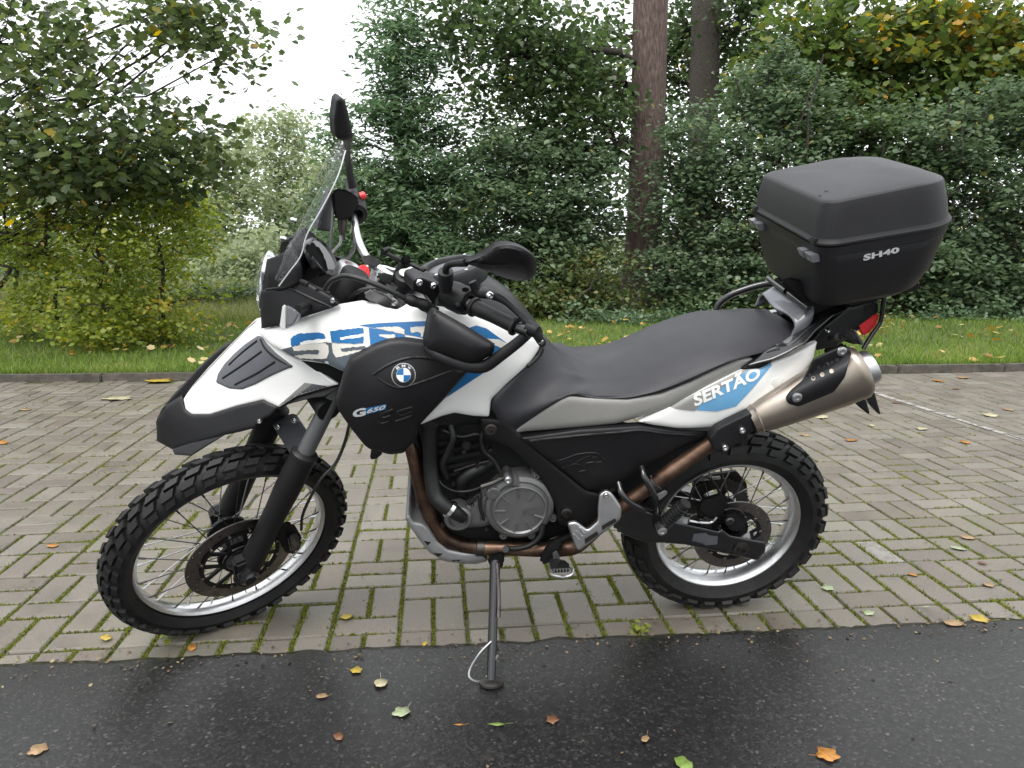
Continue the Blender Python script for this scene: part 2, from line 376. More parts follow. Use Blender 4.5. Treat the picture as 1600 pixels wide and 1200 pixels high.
# ------------------------------------------------------------------ trees and shrubs
def bark_mat(name, stops, sx=9.0, sz=2.2):
    m, t, b = node_mat(name); tc = N(t, 'ShaderNodeTexCoord'); mp_ = N(t, 'ShaderNodeMapping'); mp_.inputs['Scale'].default_value = (sx, sx, sz)
    t.links.new(tc.outputs['Object'], mp_.inputs[0])
    n1 = N(t, 'ShaderNodeTexNoise', Scale=3.0, Detail=9.0, Roughness=.7); v = N(t, 'ShaderNodeTexVoronoi', Scale=2.6); v.feature = 'DISTANCE_TO_EDGE'
    t.links.new(mp_.outputs[0], n1.inputs['Vector']); t.links.new(mp_.outputs[0], v.inputs['Vector'])
    mm = N(t, 'ShaderNodeMath', operation='MULTIPLY_ADD'); mm.inputs[1].default_value = .45; t.links.new(v.outputs['Distance'], mm.inputs[0]); t.links.new(n1.outputs['Fac'], mm.inputs[2])
    r = ramp(t, mm.outputs[0], stops); t.links.new(r.outputs[0], b.inputs['Base Color']); b.inputs['Roughness'].default_value = .9
    bp = N(t, 'ShaderNodeBump', Strength=1.0, Distance=.03); t.links.new(mm.outputs[0], bp.inputs['Height']); t.links.new(bp.outputs[0], b.inputs['Normal'])
    return m
M_BARK = bark_mat('scaly_bark', [(.3, (.030,.020,.018)), (.55, (.090,.060,.052)), (.75, (.150,.108,.094)), (.95, (.21,.165,.145))])
M_TWIG = bark_mat('dark_twig', [(.3, (.02,.016,.013)), (.6, (.055,.045,.036)), (.9, (.10,.085,.07))], 20, 6)
L_MAPLE = leaf_mat('maple_leaves', [(0, (.048,.072,.036)), (.35, (.090,.125,.052)), (.7, (.145,.185,.070)), (.84, (.21,.24,.07)), (.90, (.44,.32,.05)), (1, (.50,.33,.06))], .40, .5)
L_YOUNG = leaf_mat('young_leaves', [(0, (.11,.155,.035)), (.3, (.20,.26,.05)), (.6, (.30,.355,.07)), (.85, (.40,.41,.08)), (.93, (.52,.39,.07)), (1, (.56,.38,.07))], .5, .52)
L_HAZE = leaf_mat('haze_paled_leaves', [(0, (.20,.24,.14)), (.5, (.30,.345,.20)), (1, (.39,.42,.25))], .6, .45)  # no air haze is built; its paling is put into the leaf colour
L_ROWAN = leaf_mat('blue_green_leaves', [(0, (.064,.112,.062)), (.4, (.125,.195,.105)), (.8, (.19,.27,.15)), (1, (.27,.32,.15))], .40, .46)
L_ALDER = leaf_mat('grey_green_leaves', [(0, (.062,.098,.056)), (.4, (.120,.172,.095)), (.8, (.185,.250,.145)), (.96, (.25,.31,.185)), (1, (.36,.34,.12))], .36, .42)
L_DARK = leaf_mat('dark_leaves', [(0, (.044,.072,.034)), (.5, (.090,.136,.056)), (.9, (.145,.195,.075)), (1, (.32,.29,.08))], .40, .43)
L_YELLOW = leaf_mat('turning_leaves', [(0, (.055,.090,.030)), (.35, (.105,.155,.046)), (.62, (.17,.215,.058)), (.78, (.26,.25,.06)), (.88, (.46,.34,.06)), (1, (.54,.32,.07))], .45, .48)
L_RUST = leaf_mat('rusty_leaves', [(0, (.06,.085,.032)), (.5, (.11,.15,.05)), (.85, (.18,.18,.06)), (1, (.30,.20,.07))], .5, .45)

OVAL = (np.array([[0,0,0],[-.34,.30,.06],[-.30,.72,.05],[0,1,-.04],[.30,.72,.05],[.34,.30,.06]]), np.array([[0,1,2],[0,2,3],[0,3,4],[0,4,5]]))
LANCE = (np.array([[0,0,0],[-.16,.42,.03],[0,1,-.06],[.16,.42,.03]]), np.array([[0,1,2],[0,2,3]]))
_mp = [(0,.0),(-.24,.04),(-.47,.20),(-.37,.42),(-.50,.68),(-.25,.74),(0,1.0),(.25,.74),(.50,.68),(.37,.42),(.47,.20),(.24,.04)]
MAPLE = (np.array([[x, y, .05*abs(x)*2-.05*max(0,y-.6)] for x, y in _mp]+[[0,.42,-.02]]), np.array([[i, (i+1) % 12, 12] for i in range(12)]))
def leaf_cloud(P, size, shape, tilt=.75, droop=.35):
    """many leaves at points P: random heading, upper faces mostly to the sky"""
    n = len(P); V0, F0_ = shape; k = len(V0)
    s = size*rng.uniform(.6, 1.25, n); az = rng.uniform(0, 2*np.pi, n)
    up = np.stack([rng.normal(0, tilt, n), rng.normal(0, tilt, n), np.ones(n)], 1); up /= np.linalg.norm(up, axis=1)[:,None]
    y = np.stack([np.cos(az), np.sin(az), rng.normal(-droop, .35, n)], 1); y -= up*(y*up).sum(1)[:,None]; y /= np.linalg.norm(y, axis=1)[:,None]
    x = np.cross(y, up)
    fold = rng.uniform(.3, 2.2, n)
    V = P[:,None,:]+s[:,None,None]*(V0[None,:,0,None]*x[:,None,:]+V0[None,:,1,None]*y[:,None,:]+(V0[None,:,2,None]*fold[:,None,None])*up[:,None,:])
    Fc = (F0_[None]+(np.arange(n)*k)[:,None,None]).reshape(-1,3)
    return V.reshape(-1,3), Fc, len(F0_)
def twigs_mesh(segs):
    """tapered square-to-hexagonal sticks: (p0, p1, r0, r1)"""
    V, Fc = [], []
    for p0, p1, r0, r1 in segs:
        d = np.asarray(p1)-np.asarray(p0); L = np.linalg.norm(d)
        if L < 1e-4: continue
        t = d/L; a = np.cross(t, [.3,.9,.1]); a /= np.linalg.norm(a); b = np.cross(t, a); k = 5 if r0 < .03 else 12; s = len(V)
        for p, r in ((p0, r0), (p1, r1)):
            for q in range(k): V.append(np.asarray(p)+r*(math.cos(2*math.pi*q/k)*a+math.sin(2*math.pi*q/k)*b))
        for q in range(k): Fc.append((s+q, s+(q+1)%k, s+k+(q+1)%k, s+k+q))
    return V, Fc
def crooked(p0, p1, r0, r1, n, wob):
    p0, p1 = np.asarray(p0, float), np.asarray(p1, float); L = np.linalg.norm(p1-p0); P = [p0+(p1-p0)*k/n for k in range(n+1)]
    for k in range(1, n): P[k] = P[k]+rng.normal(0, wob*L, 3)*math.sin(math.pi*k/n)
    return [(P[k], P[k+1], r0+(r1-r0)*k/n, r0+(r1-r0)*(k+1)/n) for k in range(n)], P
def plant(name, label, cat, base, blobs, leaf, size, mat, per, trunk_r=.05, top=None, group=None, bark=None, clump_r=.20, stems=1, bias=.0, droop=.35, shell=.55, tilt=.75, flatten=.6):
    """blobs: (px, py, Y, rx_px, ry_px, depth_m, clumps) - crown masses read off the photograph at a real distance"""
    root = empty(name, tuple(base)); tag(root, label, cat, group); base = np.asarray(base, float)
    P, at, segs = [], [], []
    cen = [W(b[0], b[1], b[2]) for b in blobs]
    crown_c = np.mean(cen, axis=0)
    if top is None: top = crown_c*np.array([.5,.5,0])+np.array([base[0]*.5, base[1]*.5, max(c[2] for c in cen)])
    for s_ in range(stems):
        b0 = base+(np.array([rng.normal(0,.25), rng.normal(0,.15), 0]) if stems > 1 else 0); t0 = np.asarray(top, float)+(np.array([rng.normal(0,.5), rng.normal(0,.3), rng.normal(0,.3)]) if stems > 1 else 0)
        sg, path = crooked(b0, t0, trunk_r, trunk_r*.35, 9, .018); segs.append((sg, path))
    limb_all, twig_all = [], []
    for bq_, c in zip(blobs, cen):
        (px, py, Y, rxp, ryp, dz, nc), lb_ = bq_[:7], (bq_[7] if len(bq_) > 7 else 0)
        sc = Y/FPX; rad = np.array([rxp*sc, dz, ryp*sc])
        sg, path = segs[rng.integers(len(segs))]
        j = min(range(len(path)), key=lambda k: abs(path[k][2]-(c[2]-.35*abs(c[0]-path[k][0])))); 
        ls, lp_ = crooked(path[j], c, min(.022, max(.012, trunk_r*.32)), .006, 5, .05); limb_all += ls
        for _ in range(nc):
            u = rng.normal(0, 1, 3); u /= np.linalg.norm(u); r_ = rng.uniform(0,1)**(shell*.6); q = c+rad*u*r_
            if q[2] < .12: q[2] = .12+rng.uniform(0,.25)
            k = per if per < 6 else int(per*rng.uniform(.6,1.4)); cr = clump_r*rng.uniform(.6,1.3)
            L_ = rng.normal(0, 1, (k,3))*np.array([cr, cr, cr*flatten])*.62; P.append(q+L_); 
            b_ = np.clip(rng.normal(.42+bias+lb_,.15), 0, 1); at.append(np.clip(b_+rng.normal(0,.13,k)+(rng.random(k) > .985)*.5, 0, 1))
            if rng.random() < (.95 if clump_r > .3 and leaf is MAPLE else .5):
                a_ = lp_[rng.integers(1, len(lp_))]; m_ = a_+(q-a_)*.55+rng.normal(0,.05,3); twig_all += [(a_, m_, .0055, .0035), (m_, q+(q-a_)*.12, .0035, .0015)]
    P = np.concatenate(P); at = np.concatenate(at); P[:,2] = np.maximum(P[:,2], .10)
    V, Fc, nf = leaf_cloud(P, size, leaf, tilt, droop)
    o = big_mesh('crown', V-base, Fc, 3, mat, root, np.repeat(at, nf))
    for sg, _ in segs:
        Vt, Ft = twigs_mesh(sg); mesh_obj('trunk', np.array(Vt)-base, Ft, bark or M_TWIG, root)
    if limb_all or twig_all:
        Vt, Ft = twigs_mesh(limb_all+twig_all); mesh_obj('branches', np.array(Vt)-base, Ft, M_TWIG, root)['kind'] = 'stuff'
    return root
def gz(x, y): return terrain_z(x, y)-.03
def gp_(px, Y, z=None): x = (px-800)/FPX*Y/1.0; return np.array([x*1.0, Y, gz(x, Y)])

# the tall trunk and the second one behind it
def trunk_tree(px, Y, r, hgt, label, blobs, mat, size, per):
    c = W(px, 300, Y); b = np.array([c[0], Y, gz(c[0], Y)])
    root = empty('tall_tree', tuple(b)); tag(root, label, 'tree')
    V, Fc = [], []; n = 28; K = 46
    for k in range(K):
        z = hgt*k/(K-1); rr = r*(1-.25*k/K)*(1+.55*math.exp(-z/.35))
        for j in range(n):
            a = 2*math.pi*j/n; q = rr*(1+.05*noise.noise(Vector((math.cos(a)*2.5, math.sin(a)*2.5, z*1.2)))+.035*noise.noise(Vector((math.cos(a)*8, math.sin(a)*8, z*3))))
            V.append((q*math.cos(a)+.02*math.sin(z*.7), q*math.sin(a), z))
    for k in range(K-1):
        for j in range(n): Fc.append((k*n+j, k*n+(j+1)%n, (k+1)*n+(j+1)%n, (k+1)*n+j))
    mesh_obj('trunk', V, Fc, M_BARK if Y < 13 else M_TWIG, root)
    P, at, sg = [], [], []
    for (bx, by, BY, rxp, ryp, dz, nc) in blobs:
        cc_ = W(bx, by, BY); rad = np.array([rxp*BY/FPX, dz, ryp*BY/FPX]); a0 = np.array([b[0], Y, max(1.0, min(hgt-1, cc_[2]-.5))])
        s_, lp_ = crooked(a0, cc_, .06, .015, 6, .06); sg += s_
        for _ in range(nc):
            u = rng.normal(0,1,3); u /= np.linalg.norm(u); q = cc_+rad*u*rng.uniform(0,1)**.4; k = int(per*rng.uniform(.6,1.4))
            P.append(q+rng.normal(0,1,(k,3))*np.array([.17,.17,.10])); at.append(np.clip(rng.normal(.42,.15)+rng.normal(0,.13,k), 0, 1))
            if rng.random() < .5: sg.append((lp_[rng.integers(2, len(lp_))], q, .010, .003))
    P = np.concatenate(P); at = np.concatenate(at); Vv, Ff, nf = leaf_cloud(P, size, OVAL)
    big_mesh('crown', Vv-b, Ff, 3, mat, root, np.repeat(at, nf)); Vt, Ft = twigs_mesh(sg); mesh_obj('branches', np.array(Vt)-b, Ft, M_TWIG, root)['kind'] = 'stuff'
    return root
trunk_tree(1007, 12.0, .285, 12, 'tall tree with thick bare reddish brown scaly trunk', [(700,40,11.5,80,60,.8,40),(780,70,11.3,100,90,.9,75),(870,90,11.3,100,110,.9,85),(920,190,11.5,70,90,.8,50),(830,200,11.6,90,70,.8,45),(945,40,12.3,40,50,.4,16),(960,130,12.4,40,60,.4,16)], L_DARK, .10, 27)
trunk_tree(1092, 14.5, .29, 13, 'dark trunk half hidden by leaves behind the taller bare trunk', [(1140,60,14.8,70,80,.7,45),(1180,20,14.5,120,70,1,60),(1050,120,15.5,50,120,.6,40),(1060,30,15.5,50,60,.6,24)], L_DARK, .11, 27)
# left: big maple reaching in from outside the frame
plant('maple_tree', 'large leaved maple whose dark branches overhang the paving from one side', 'tree', (-6.6,8.2,.1),
      [(-160,60,7.6,110,120,.8,40),(-130,230,7.7,90,90,.7,24),(-90,-80,7.6,150,80,.8,40),(10,40,7.4,110,80,.7,22),(90,110,7.3,100,70,.6,17),(60,190,7.3,140,80,.7,28),(190,200,7.2,110,50,.6,19),(240,20,7.3,90,30,.5,12),(310,45,7.3,50,30,.4,7),(120,250,7.3,120,50,.6,20),(320,30,7.2,60,35,.4,9),(250,225,7.3,90,55,.5,20),(40,270,7.5,110,60,.6,22),(170,290,7.5,110,45,.6,20),(290,270,7.4,60,40,.4,8),(340,90,7.3,30,30,.3,3),(355,30,7.3,30,22,.3,2)],
      MAPLE, .080, L_MAPLE, 29, .11, top=(-6.5,8.2,5), clump_r=.36, droop=.6, bias=-.02)
# left: young trees behind the lawn
YT = [('slender_tree', 'yellow green sapling with thin dark stem, first in the row beside the maple', 90, 7.9), ('slender_tree', 'bushy yellow green sapling with the thickest stem in the row', 157, 7.7), ('slender_tree', 'sapling with yellowing leaves at the far end of the row', 254, 8.0)]
for nm, lb_, px, Y in YT:
    bl = []
    for k in range(13):
        py = 262+23*k; wd = 85 if 340 < py < 520 else 60
        bl.append((px+rng.uniform(-55,50), py+rng.uniform(-8,8), Y+rng.uniform(-.35,.35), wd*rng.uniform(.5,.9), rng.uniform(18,34), .4, int(rng.uniform(7,12)), rng.normal(0,.08)))
    plant(nm, lb_, 'tree', gp_(px, Y), bl, OVAL, .056, L_YOUNG, 40, .026, group='saplings behind the lawn', clump_r=.26, bias=.10 if px > 200 else .02, flatten=.4)
for px, Y, lb_, bl in ((20, 11, 'broad leafy shrub behind the saplings, under the overhanging maple', [(30,400,11,80,90,.6,26),(110,330,11,100,70,.7,28),(20,300,11,70,90,.6,22)]), (215, 11.5, 'tall green shrub behind the saplings, beside the pale far trees', [(230,330,11.5,80,90,.7,36),(290,350,11.5,40,90,.6,20),(200,430,11.5,80,50,.6,22)])):
    plant('tall_shrub', lb_, 'shrub', gp_(px, Y), bl, OVAL, .075, L_YOUNG, 34, .04, clump_r=.26, stems=3)
# left middle: far trees with haze put into their leaf colour, scrub in front of them
FT = [(360,26,[(360,300,26,50,90,1.6,70),(350,400,26,55,80,1.6,60),(345,470,26,60,40,1.4,30)], 'feathery green tree far off, coloured pale for haze, the one nearer the saplings'),
      (440,30,[(430,270,30,60,90,1.8,80),(470,260,30,40,70,1.4,34),(440,370,30,70,80,1.8,70)], 'grey green tree far off, coloured pale for haze, behind the windscreen'),
      (520,28,[(520,330,28,60,100,1.6,70),(500,430,28,60,60,1.5,40)], 'tree far off behind the handlebar, coloured pale for haze'),
      (395,20,[(400,420,20,60,70,1.1,60),(440,470,20,60,40,1.0,40),(370,490,20,60,35,1.0,40)], 'rounded bush coloured pale for haze in the clearing, below the far trees')]
for px, Y, bl, lb_ in FT: plant('far_tree' if Y > 22 else 'rounded_bush', lb_, 'tree' if Y > 22 else 'bush', gp_(px, Y), bl, OVAL, .17, L_HAZE, 52, .10, clump_r=.60)
plant('low_bush', 'dark low bush at the edge of the clearing behind the beak', 'bush', gp_(345, 13), [(340,495,13,45,30,.5,30),(390,500,13,40,26,.5,24),(320,520,13,40,18,.4,14)], OVAL, .07, L_DARK, 34, .03, clump_r=.22, stems=3)
# centre: blue-green tree and its neighbours
plant('rowan_tree', 'tall blue green tree with feathery leaves behind the mirror, its top against the sky', 'tree', gp_(640, 11), [(622,50,11,45,70,.6,30),(604,150,11,52,70,.7,40),(640,140,11,60,80,.7,46),(600,260,11,90,90,.8,84),(560,350,10.8,60,70,.7,48),(640,360,10.7,80,90,.8,84),(700,280,10.9,90,90,.8,84),(600,450,10.6,80,60,.7,56),(690,440,10.5,80,70,.7,64),(515,195,11,28,30,.3,4),(535,245,11,40,36,.4,9)], LANCE, .135, L_ROWAN, 44, .10, clump_r=.27, droop=.7, flatten=.4, tilt=.5)
plant('alder_tree', 'broad dark green alder behind the tank, beside the bare trunk', 'tree', gp_(820, 11.4), [(760,230,11.3,90,80,.8,64),(850,300,11,90,90,.8,80),(780,340,11,90,80,.8,70),(900,300,11.2,70,90,.7,56),(850,400,10.9,100,60,.8,60),(760,430,10.9,80,60,.7,50),(940,330,11.4,45,90,.5,34)], OVAL, .086, L_ALDER, 40, .10, clump_r=.27, flatten=.38, tilt=.5)
plant('rusty_bush', 'low bush with rusty brown leaves below the alder', 'bush', gp_(890, 10.2), [(880,460,10.2,70,45,.5,46),(930,430,10.3,60,40,.5,30),(850,490,10.1,60,30,.4,26),(960,480,10.2,50,35,.4,24)], OVAL, .07, L_RUST, 34, .03, clump_r=.2, stems=3)
plant('yellow_bush', 'yellowing bush glimpsed between handlebar and rowan', 'bush', gp_(590, 12.5), [(590,420,12.5,60,60,.5,36),(540,460,12.5,50,50,.5,26),(640,480,12.5,50,40,.5,20)], OVAL, .075, L_YELLOW, 34, .03, clump_r=.24, stems=2)
# right: dense round-leaved shrubs below, yellowing maple above
SH = [(1080,10.9,'grey green shrub growing against the foot of the bare trunk',[(1060,330,10.9,40,110,.5,46),(1090,240,11,60,90,.6,54),(1070,440,10.6,70,60,.6,56),(1130,340,10.8,60,110,.6,74)], L_ALDER, .078),
      (1190,10.7,'grey green shrub right behind the front of the top case',[(1200,250,10.9,80,110,.7,84),(1190,370,10.6,80,90,.7,84),(1150,450,10.4,80,50,.6,54),(1210,150,11.2,70,70,.6,56),(1270,200,11.2,60,60,.6,34)], L_ALDER, .078),
      (1360,11.0,'dark shrub directly above the top case lid',[(1320,220,11.1,90,80,.7,70),(1380,280,11,100,80,.7,84),(1330,380,10.8,100,70,.7,70)], L_DARK, .082),
      (1480,10.6,'wide pale leaved shrub behind the rear of the top case',[(1570,190,10.9,60,60,.6,44),(1450,230,10.8,90,80,.7,76),(1510,320,10.6,80,90,.7,96),(1450,410,10.5,90,60,.7,74),(1500,450,10.3,80,45,.5,52)], L_ALDER, .082),
      (1590,10.5,'grey green shrub furthest along the lawn from the bare trunk',[(1600,250,10.7,70,110,.7,64),(1600,380,10.5,70,90,.7,70),(1590,460,10.2,60,50,.5,42),(1680,330,10.6,70,150,.7,70)], L_ALDER, .082),
      (1290,10.3,'low green bush under the top case',[(1280,470,10.3,80,35,.5,44),(1180,490,10.2,70,30,.4,34),(1400,475,10.2,80,32,.5,46),(1090,490,10.2,70,28,.4,32)], L_DARK, .07)]
for px, Y, lb_, bl, mt, sz in SH: plant('leafy_shrub', lb_, 'shrub', gp_(px, Y), bl, OVAL, sz*1.06, mt, 40, .035, group='shrubs behind the lawn', clump_r=.26, stems=4, flatten=.42, tilt=.5)
plant('yellowing_maple', 'maple with yellow and orange leaves rising above the shrubs', 'tree', gp_(1450, 13), [(1260,80,13,90,90,.9,60,-.08),(1370,60,12.8,100,70,.9,64),(1490,40,12.6,90,60,.9,60,.22),(1580,60,12.6,80,70,.9,46,.2),(1400,80,12.3,40,30,.4,10,.3),(1530,110,12.6,90,60,.9,50,.06),(1420,150,12.7,110,60,.9,60,-.05),(1200,140,13,60,70,.7,34),(1540,160,12.7,90,60,.8,50),(1300,150,13,80,60,.8,44),(1680,80,12.6,80,120,.8,40)], MAPLE, .13, L_YELLOW, 20, .14, clump_r=.36, bias=-.04)
# nettles and ground ivy along the foot of the shrubs
for px0, lb_ in ((960, 'pale nettles at the lawn edge behind the seat'), (1480, 'low nettles at the lawn edge past the tail light')):
    plant('nettle_patch', lb_, 'plant', gp_(px0, 9.6), [(px0-40,500,9.6,50,14,.3,18),(px0+40,502,9.6,60,13,.3,20),(px0+110,504,9.6,50,11,.3,14)], OVAL, .055, L_ROWAN, 26, .008, clump_r=.13, stems=5)
# closed wood behind, one mass
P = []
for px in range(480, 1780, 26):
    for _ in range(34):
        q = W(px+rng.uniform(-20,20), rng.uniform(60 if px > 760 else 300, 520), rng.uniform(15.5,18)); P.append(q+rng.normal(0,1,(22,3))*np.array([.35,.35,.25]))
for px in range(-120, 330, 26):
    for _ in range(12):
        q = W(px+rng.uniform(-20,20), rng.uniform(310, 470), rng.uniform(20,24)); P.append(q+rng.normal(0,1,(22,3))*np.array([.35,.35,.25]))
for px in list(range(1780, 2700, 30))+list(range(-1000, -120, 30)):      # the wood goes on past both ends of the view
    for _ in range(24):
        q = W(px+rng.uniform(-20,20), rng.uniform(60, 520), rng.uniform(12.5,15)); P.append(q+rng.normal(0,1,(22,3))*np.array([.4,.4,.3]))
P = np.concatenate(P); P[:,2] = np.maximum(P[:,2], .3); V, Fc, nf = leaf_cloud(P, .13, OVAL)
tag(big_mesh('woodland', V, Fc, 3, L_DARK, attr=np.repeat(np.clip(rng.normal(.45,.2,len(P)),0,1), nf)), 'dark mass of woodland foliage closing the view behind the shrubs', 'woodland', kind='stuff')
# longer rough grass in the clearing on the left
def rough_pt():
    x = random.uniform(-7, -1.6); y = kerb_y(x)+3.2+random.random()*9; return (x*(y/8), y, terrain_z(x, y)-.01)
v, f, a = blades(30000, rough_pt, .06, .24, .003, .006)
M_ROUGH = leaf_mat('dry_grass', [(0, (0.100,0.130,0.040)), (.4, (0.170,0.200,0.060)), (.75, (0.280,0.270,0.120)), (1, (0.360,0.310,0.180))], .6, .4)
tag(big_mesh('rough_grass', v, f, 3, M_ROUGH, attr=a), 'tall pale rough grass in the clearing behind the saplings', 'grass', kind='stuff')

# unseen trees added behind camera to darken the bike; wood continues at both ends
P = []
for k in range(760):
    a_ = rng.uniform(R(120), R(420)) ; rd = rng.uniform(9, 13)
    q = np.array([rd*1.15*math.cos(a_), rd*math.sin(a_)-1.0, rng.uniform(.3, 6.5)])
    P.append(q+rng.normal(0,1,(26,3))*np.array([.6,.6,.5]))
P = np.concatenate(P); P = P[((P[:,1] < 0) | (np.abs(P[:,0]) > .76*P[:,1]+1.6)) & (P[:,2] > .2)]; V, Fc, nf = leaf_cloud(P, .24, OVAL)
tag(big_mesh('woodland', V, Fc, 3, L_DARK, attr=np.repeat(np.clip(rng.normal(.45,.2,len(P)),0,1), nf)), 'unseen trees added behind the camera to darken the motorcycle, and wood along both ends of the parking bay', 'woodland', kind='stuff')
# ------------------------------------------------------------------ motorcycle: frame of reference
# bike frame: x to the rear, y to the bike's right (away from the camera), z up; origin where the rear tyre touches the ground.
HD, LEAN, STEER, BPI = 0.09163, 0.25045, 0.59150, -0.00925
MB = rz(HD)@rx(LEAN)@ry(BPI); TB = np.array([.655, 2.249, 0.0])
WBASE, RRAD, FRAD, TRAIL, RAKE = 1.484, .322, .347, .117, R(28)
UA = np.array([math.sin(RAKE), 0, math.cos(RAKE)]); GA = np.array([-WBASE-TRAIL, 0, 0])
def axang(u, a):
    K = np.array([[0,-u[2],u[1]],[u[2],0,-u[0]],[-u[1],u[0],0]]); return np.eye(3)+math.sin(a)*K+(1-math.cos(a))*K@K
SROT = axang(UA, STEER)
def steer(P): return (np.asarray(P, float)-GA)@SROT.T+GA
OB = MB.T@(CAMP-TB)                       # the camera in the bike frame
def B(px, py, w):                         # photo pixel at lateral offset w (towards the bike's left) -> bike frame
    d = MB.T@ray(px, py); return OB + d*((-w-OB[1])/d[1])
def SB(px, py, w):                        # the same for things that turn with the handlebar
    d = SROT.T@(MB.T@ray(px, py)); o = SROT.T@(OB-GA)+GA
    return steer(o + d*((-w-o[1])/d[1]))
def crop(x0, y0, s): return lambda *pts: [(p[0]*s+x0, p[1]*s+y0)+tuple(p[2:]) for p in pts]
c1 = crop(230,480,.2); c2 = crop(390,380,.2); c3 = crop(600,360,.2); c4 = crop(520,520,.2); c5 = crop(580,660,.2)
c6 = crop(800,640,.23333); c7 = crop(1080,420,.21666); c8 = crop(280,620,.23333)
a2 = crop(380,130,.30833); a6 = crop(900,640,.26667); a7 = crop(1000,380,.28333); a8 = crop(1120,220,.25); b8 = crop(820,470,.25625); a5 = crop(580,620,.4)

bike = empty('motorcycle'); bike.matrix_world = Matrix.Translation(TB) @ Matrix(MB.tolist()).to_4x4()
tag(bike, 'white and black adventure motorcycle with blue lettering and top case, leaning on its side stand', 'motorcycle')

# ------------------------------------------------------------------ bike materials
K_PLAST = simple('black_plastic', (0.0077,0.0077,0.0094), .48, var=.15, scale=25, bump=.10, bscale=900, rvar=.07, dust=.025, spec=.38)
K_MATTE = simple('matte_black', (0.0045,0.0045,0.0049), .60, var=.2, bump=.06, bscale=700, dust=.025, spec=.38)
K_CASE = simple('case_plastic', (0.0130,0.0130,0.0149), .45, var=.1, scale=14, bump=.45, bscale=800, rvar=.05, dust=.02, spec=.30)
K_GLOSSB = simple('gloss_black', (0.0072,0.0072,0.0084), .22, var=.1, coat=.5)
K_SEAT = simple('seat_vinyl', (0.0240,0.0240,0.0285), .52, var=.12, scale=18, bump=.18, bscale=1500, rvar=.07, dust=.025, spec=.38)
K_GREY = simple('grey_plastic', (.085,.088,.10), .45, var=.1)
K_LGREY = simple('light_grey_plastic', (.20,.205,.22), .38, var=.06, coat=.2)
K_TANK = simple('tank_satin_black', (.008,.008,.010), .36, var=.1, spec=.4)
K_TAIL = simple('tail_grey', (.11,.115,.13), .32, var=.06, coat=.3)
K_SEATG = simple('silver_seat_side', (.23,.225,.215), .5, var=.07, scale=12, bump=.05, bscale=1500)
K_WHITE = simple('white_paint', (.80,.80,.785), .25, var=.02, scale=8, coat=.6, rvar=.05)
K_BLUE = simple('blue_print', (.008,.125,.33), .35, var=.06)
K_LBLUE = simple('light_blue_print', (.13,.33,.55), .4, var=.05)
K_SLATE = simple('slate_print', (.075,.092,.11), .4, var=.08)
K_CREAM = simple('cream_print', (.62,.60,.55), .4, var=.05)
K_ALU = simple('rim_aluminium', (.74,.74,.75), .30, 1, var=.10, scale=20, rvar=.10, dust=.05)
K_CAST = simple('cast_alloy', (.26,.26,.265), .48, .85, var=.18, scale=22, bump=.10, bscale=500, dust=.12)
K_COVER = simple('engine_cover', (.19,.19,.19), .42, .6, var=.12, scale=25, bump=.12, bscale=600, dust=.10)
K_SILV = simple('brushed_silver', (.55,.55,.56), .36, 1, var=.1, scale=18)
K_CHROME = simple('bright_bolt', (.75,.75,.76), .18, 1, var=.05)
K_STEEL = simple('dark_steel', (.10,.095,.09), .42, 1, var=.2)
K_DISC = simple('brake_disc', (.22,.20,.185), .38, 1, var=.2, scale=40)
K_FORK = simple('fork_tube_grey', (.13,.135,.14), .38, .3, var=.08)
K_RUB = simple('tyre_rubber', (0.0066,0.0066,0.0072), .58, var=.3, scale=35, bump=.2, bscale=300, dust=.09, spec=.38)
K_RUB2 = simple('hose_rubber', (0.0070,0.0070,0.0075), .5, var=.2)
K_RED = simple('red_plastic', (.68,.035,.04), .35, var=.08)
K_GUARD = simple('bash_guard_grey', (.34,.34,.35), .45, .55, var=.12, scale=30, dust=.10)
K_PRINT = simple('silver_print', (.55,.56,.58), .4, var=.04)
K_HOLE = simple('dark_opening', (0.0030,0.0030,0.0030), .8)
def copper():
    m, t, b = node_mat('heat_tinted_steel'); tc = N(t, 'ShaderNodeTexCoord')
    n = N(t, 'ShaderNodeTexNoise', Scale=11.0, Detail=5.0, Roughness=.6); t.links.new(tc.outputs['Object'], n.inputs['Vector'])
    r = ramp(t, n.outputs['Fac'], [(.28, (.022,.016,.014)), (.42, (.075,.046,.034)), (.58, (.155,.095,.066)), (.75, (.24,.165,.12))])
    t.links.new(r.outputs[0], b.inputs['Base Color']); b.inputs['Metallic'].default_value = .9
    n2 = N(t, 'ShaderNodeTexNoise', Scale=40.0, Detail=6.0); t.links.new(tc.outputs['Object'], n2.inputs['Vector'])
    mr = N(t, 'ShaderNodeMapRange'); mr.inputs[3].default_value = .28; mr.inputs[4].default_value = .55; t.links.new(n2.outputs['Fac'], mr.inputs[0]); t.links.new(mr.outputs[0], b.inputs['Roughness'])
    return m
K_COPPER = copper()
K_SILENCER = simple('silencer_steel', (.34,.295,.25), .34, .95, var=.14, scale=9, rvar=.1)
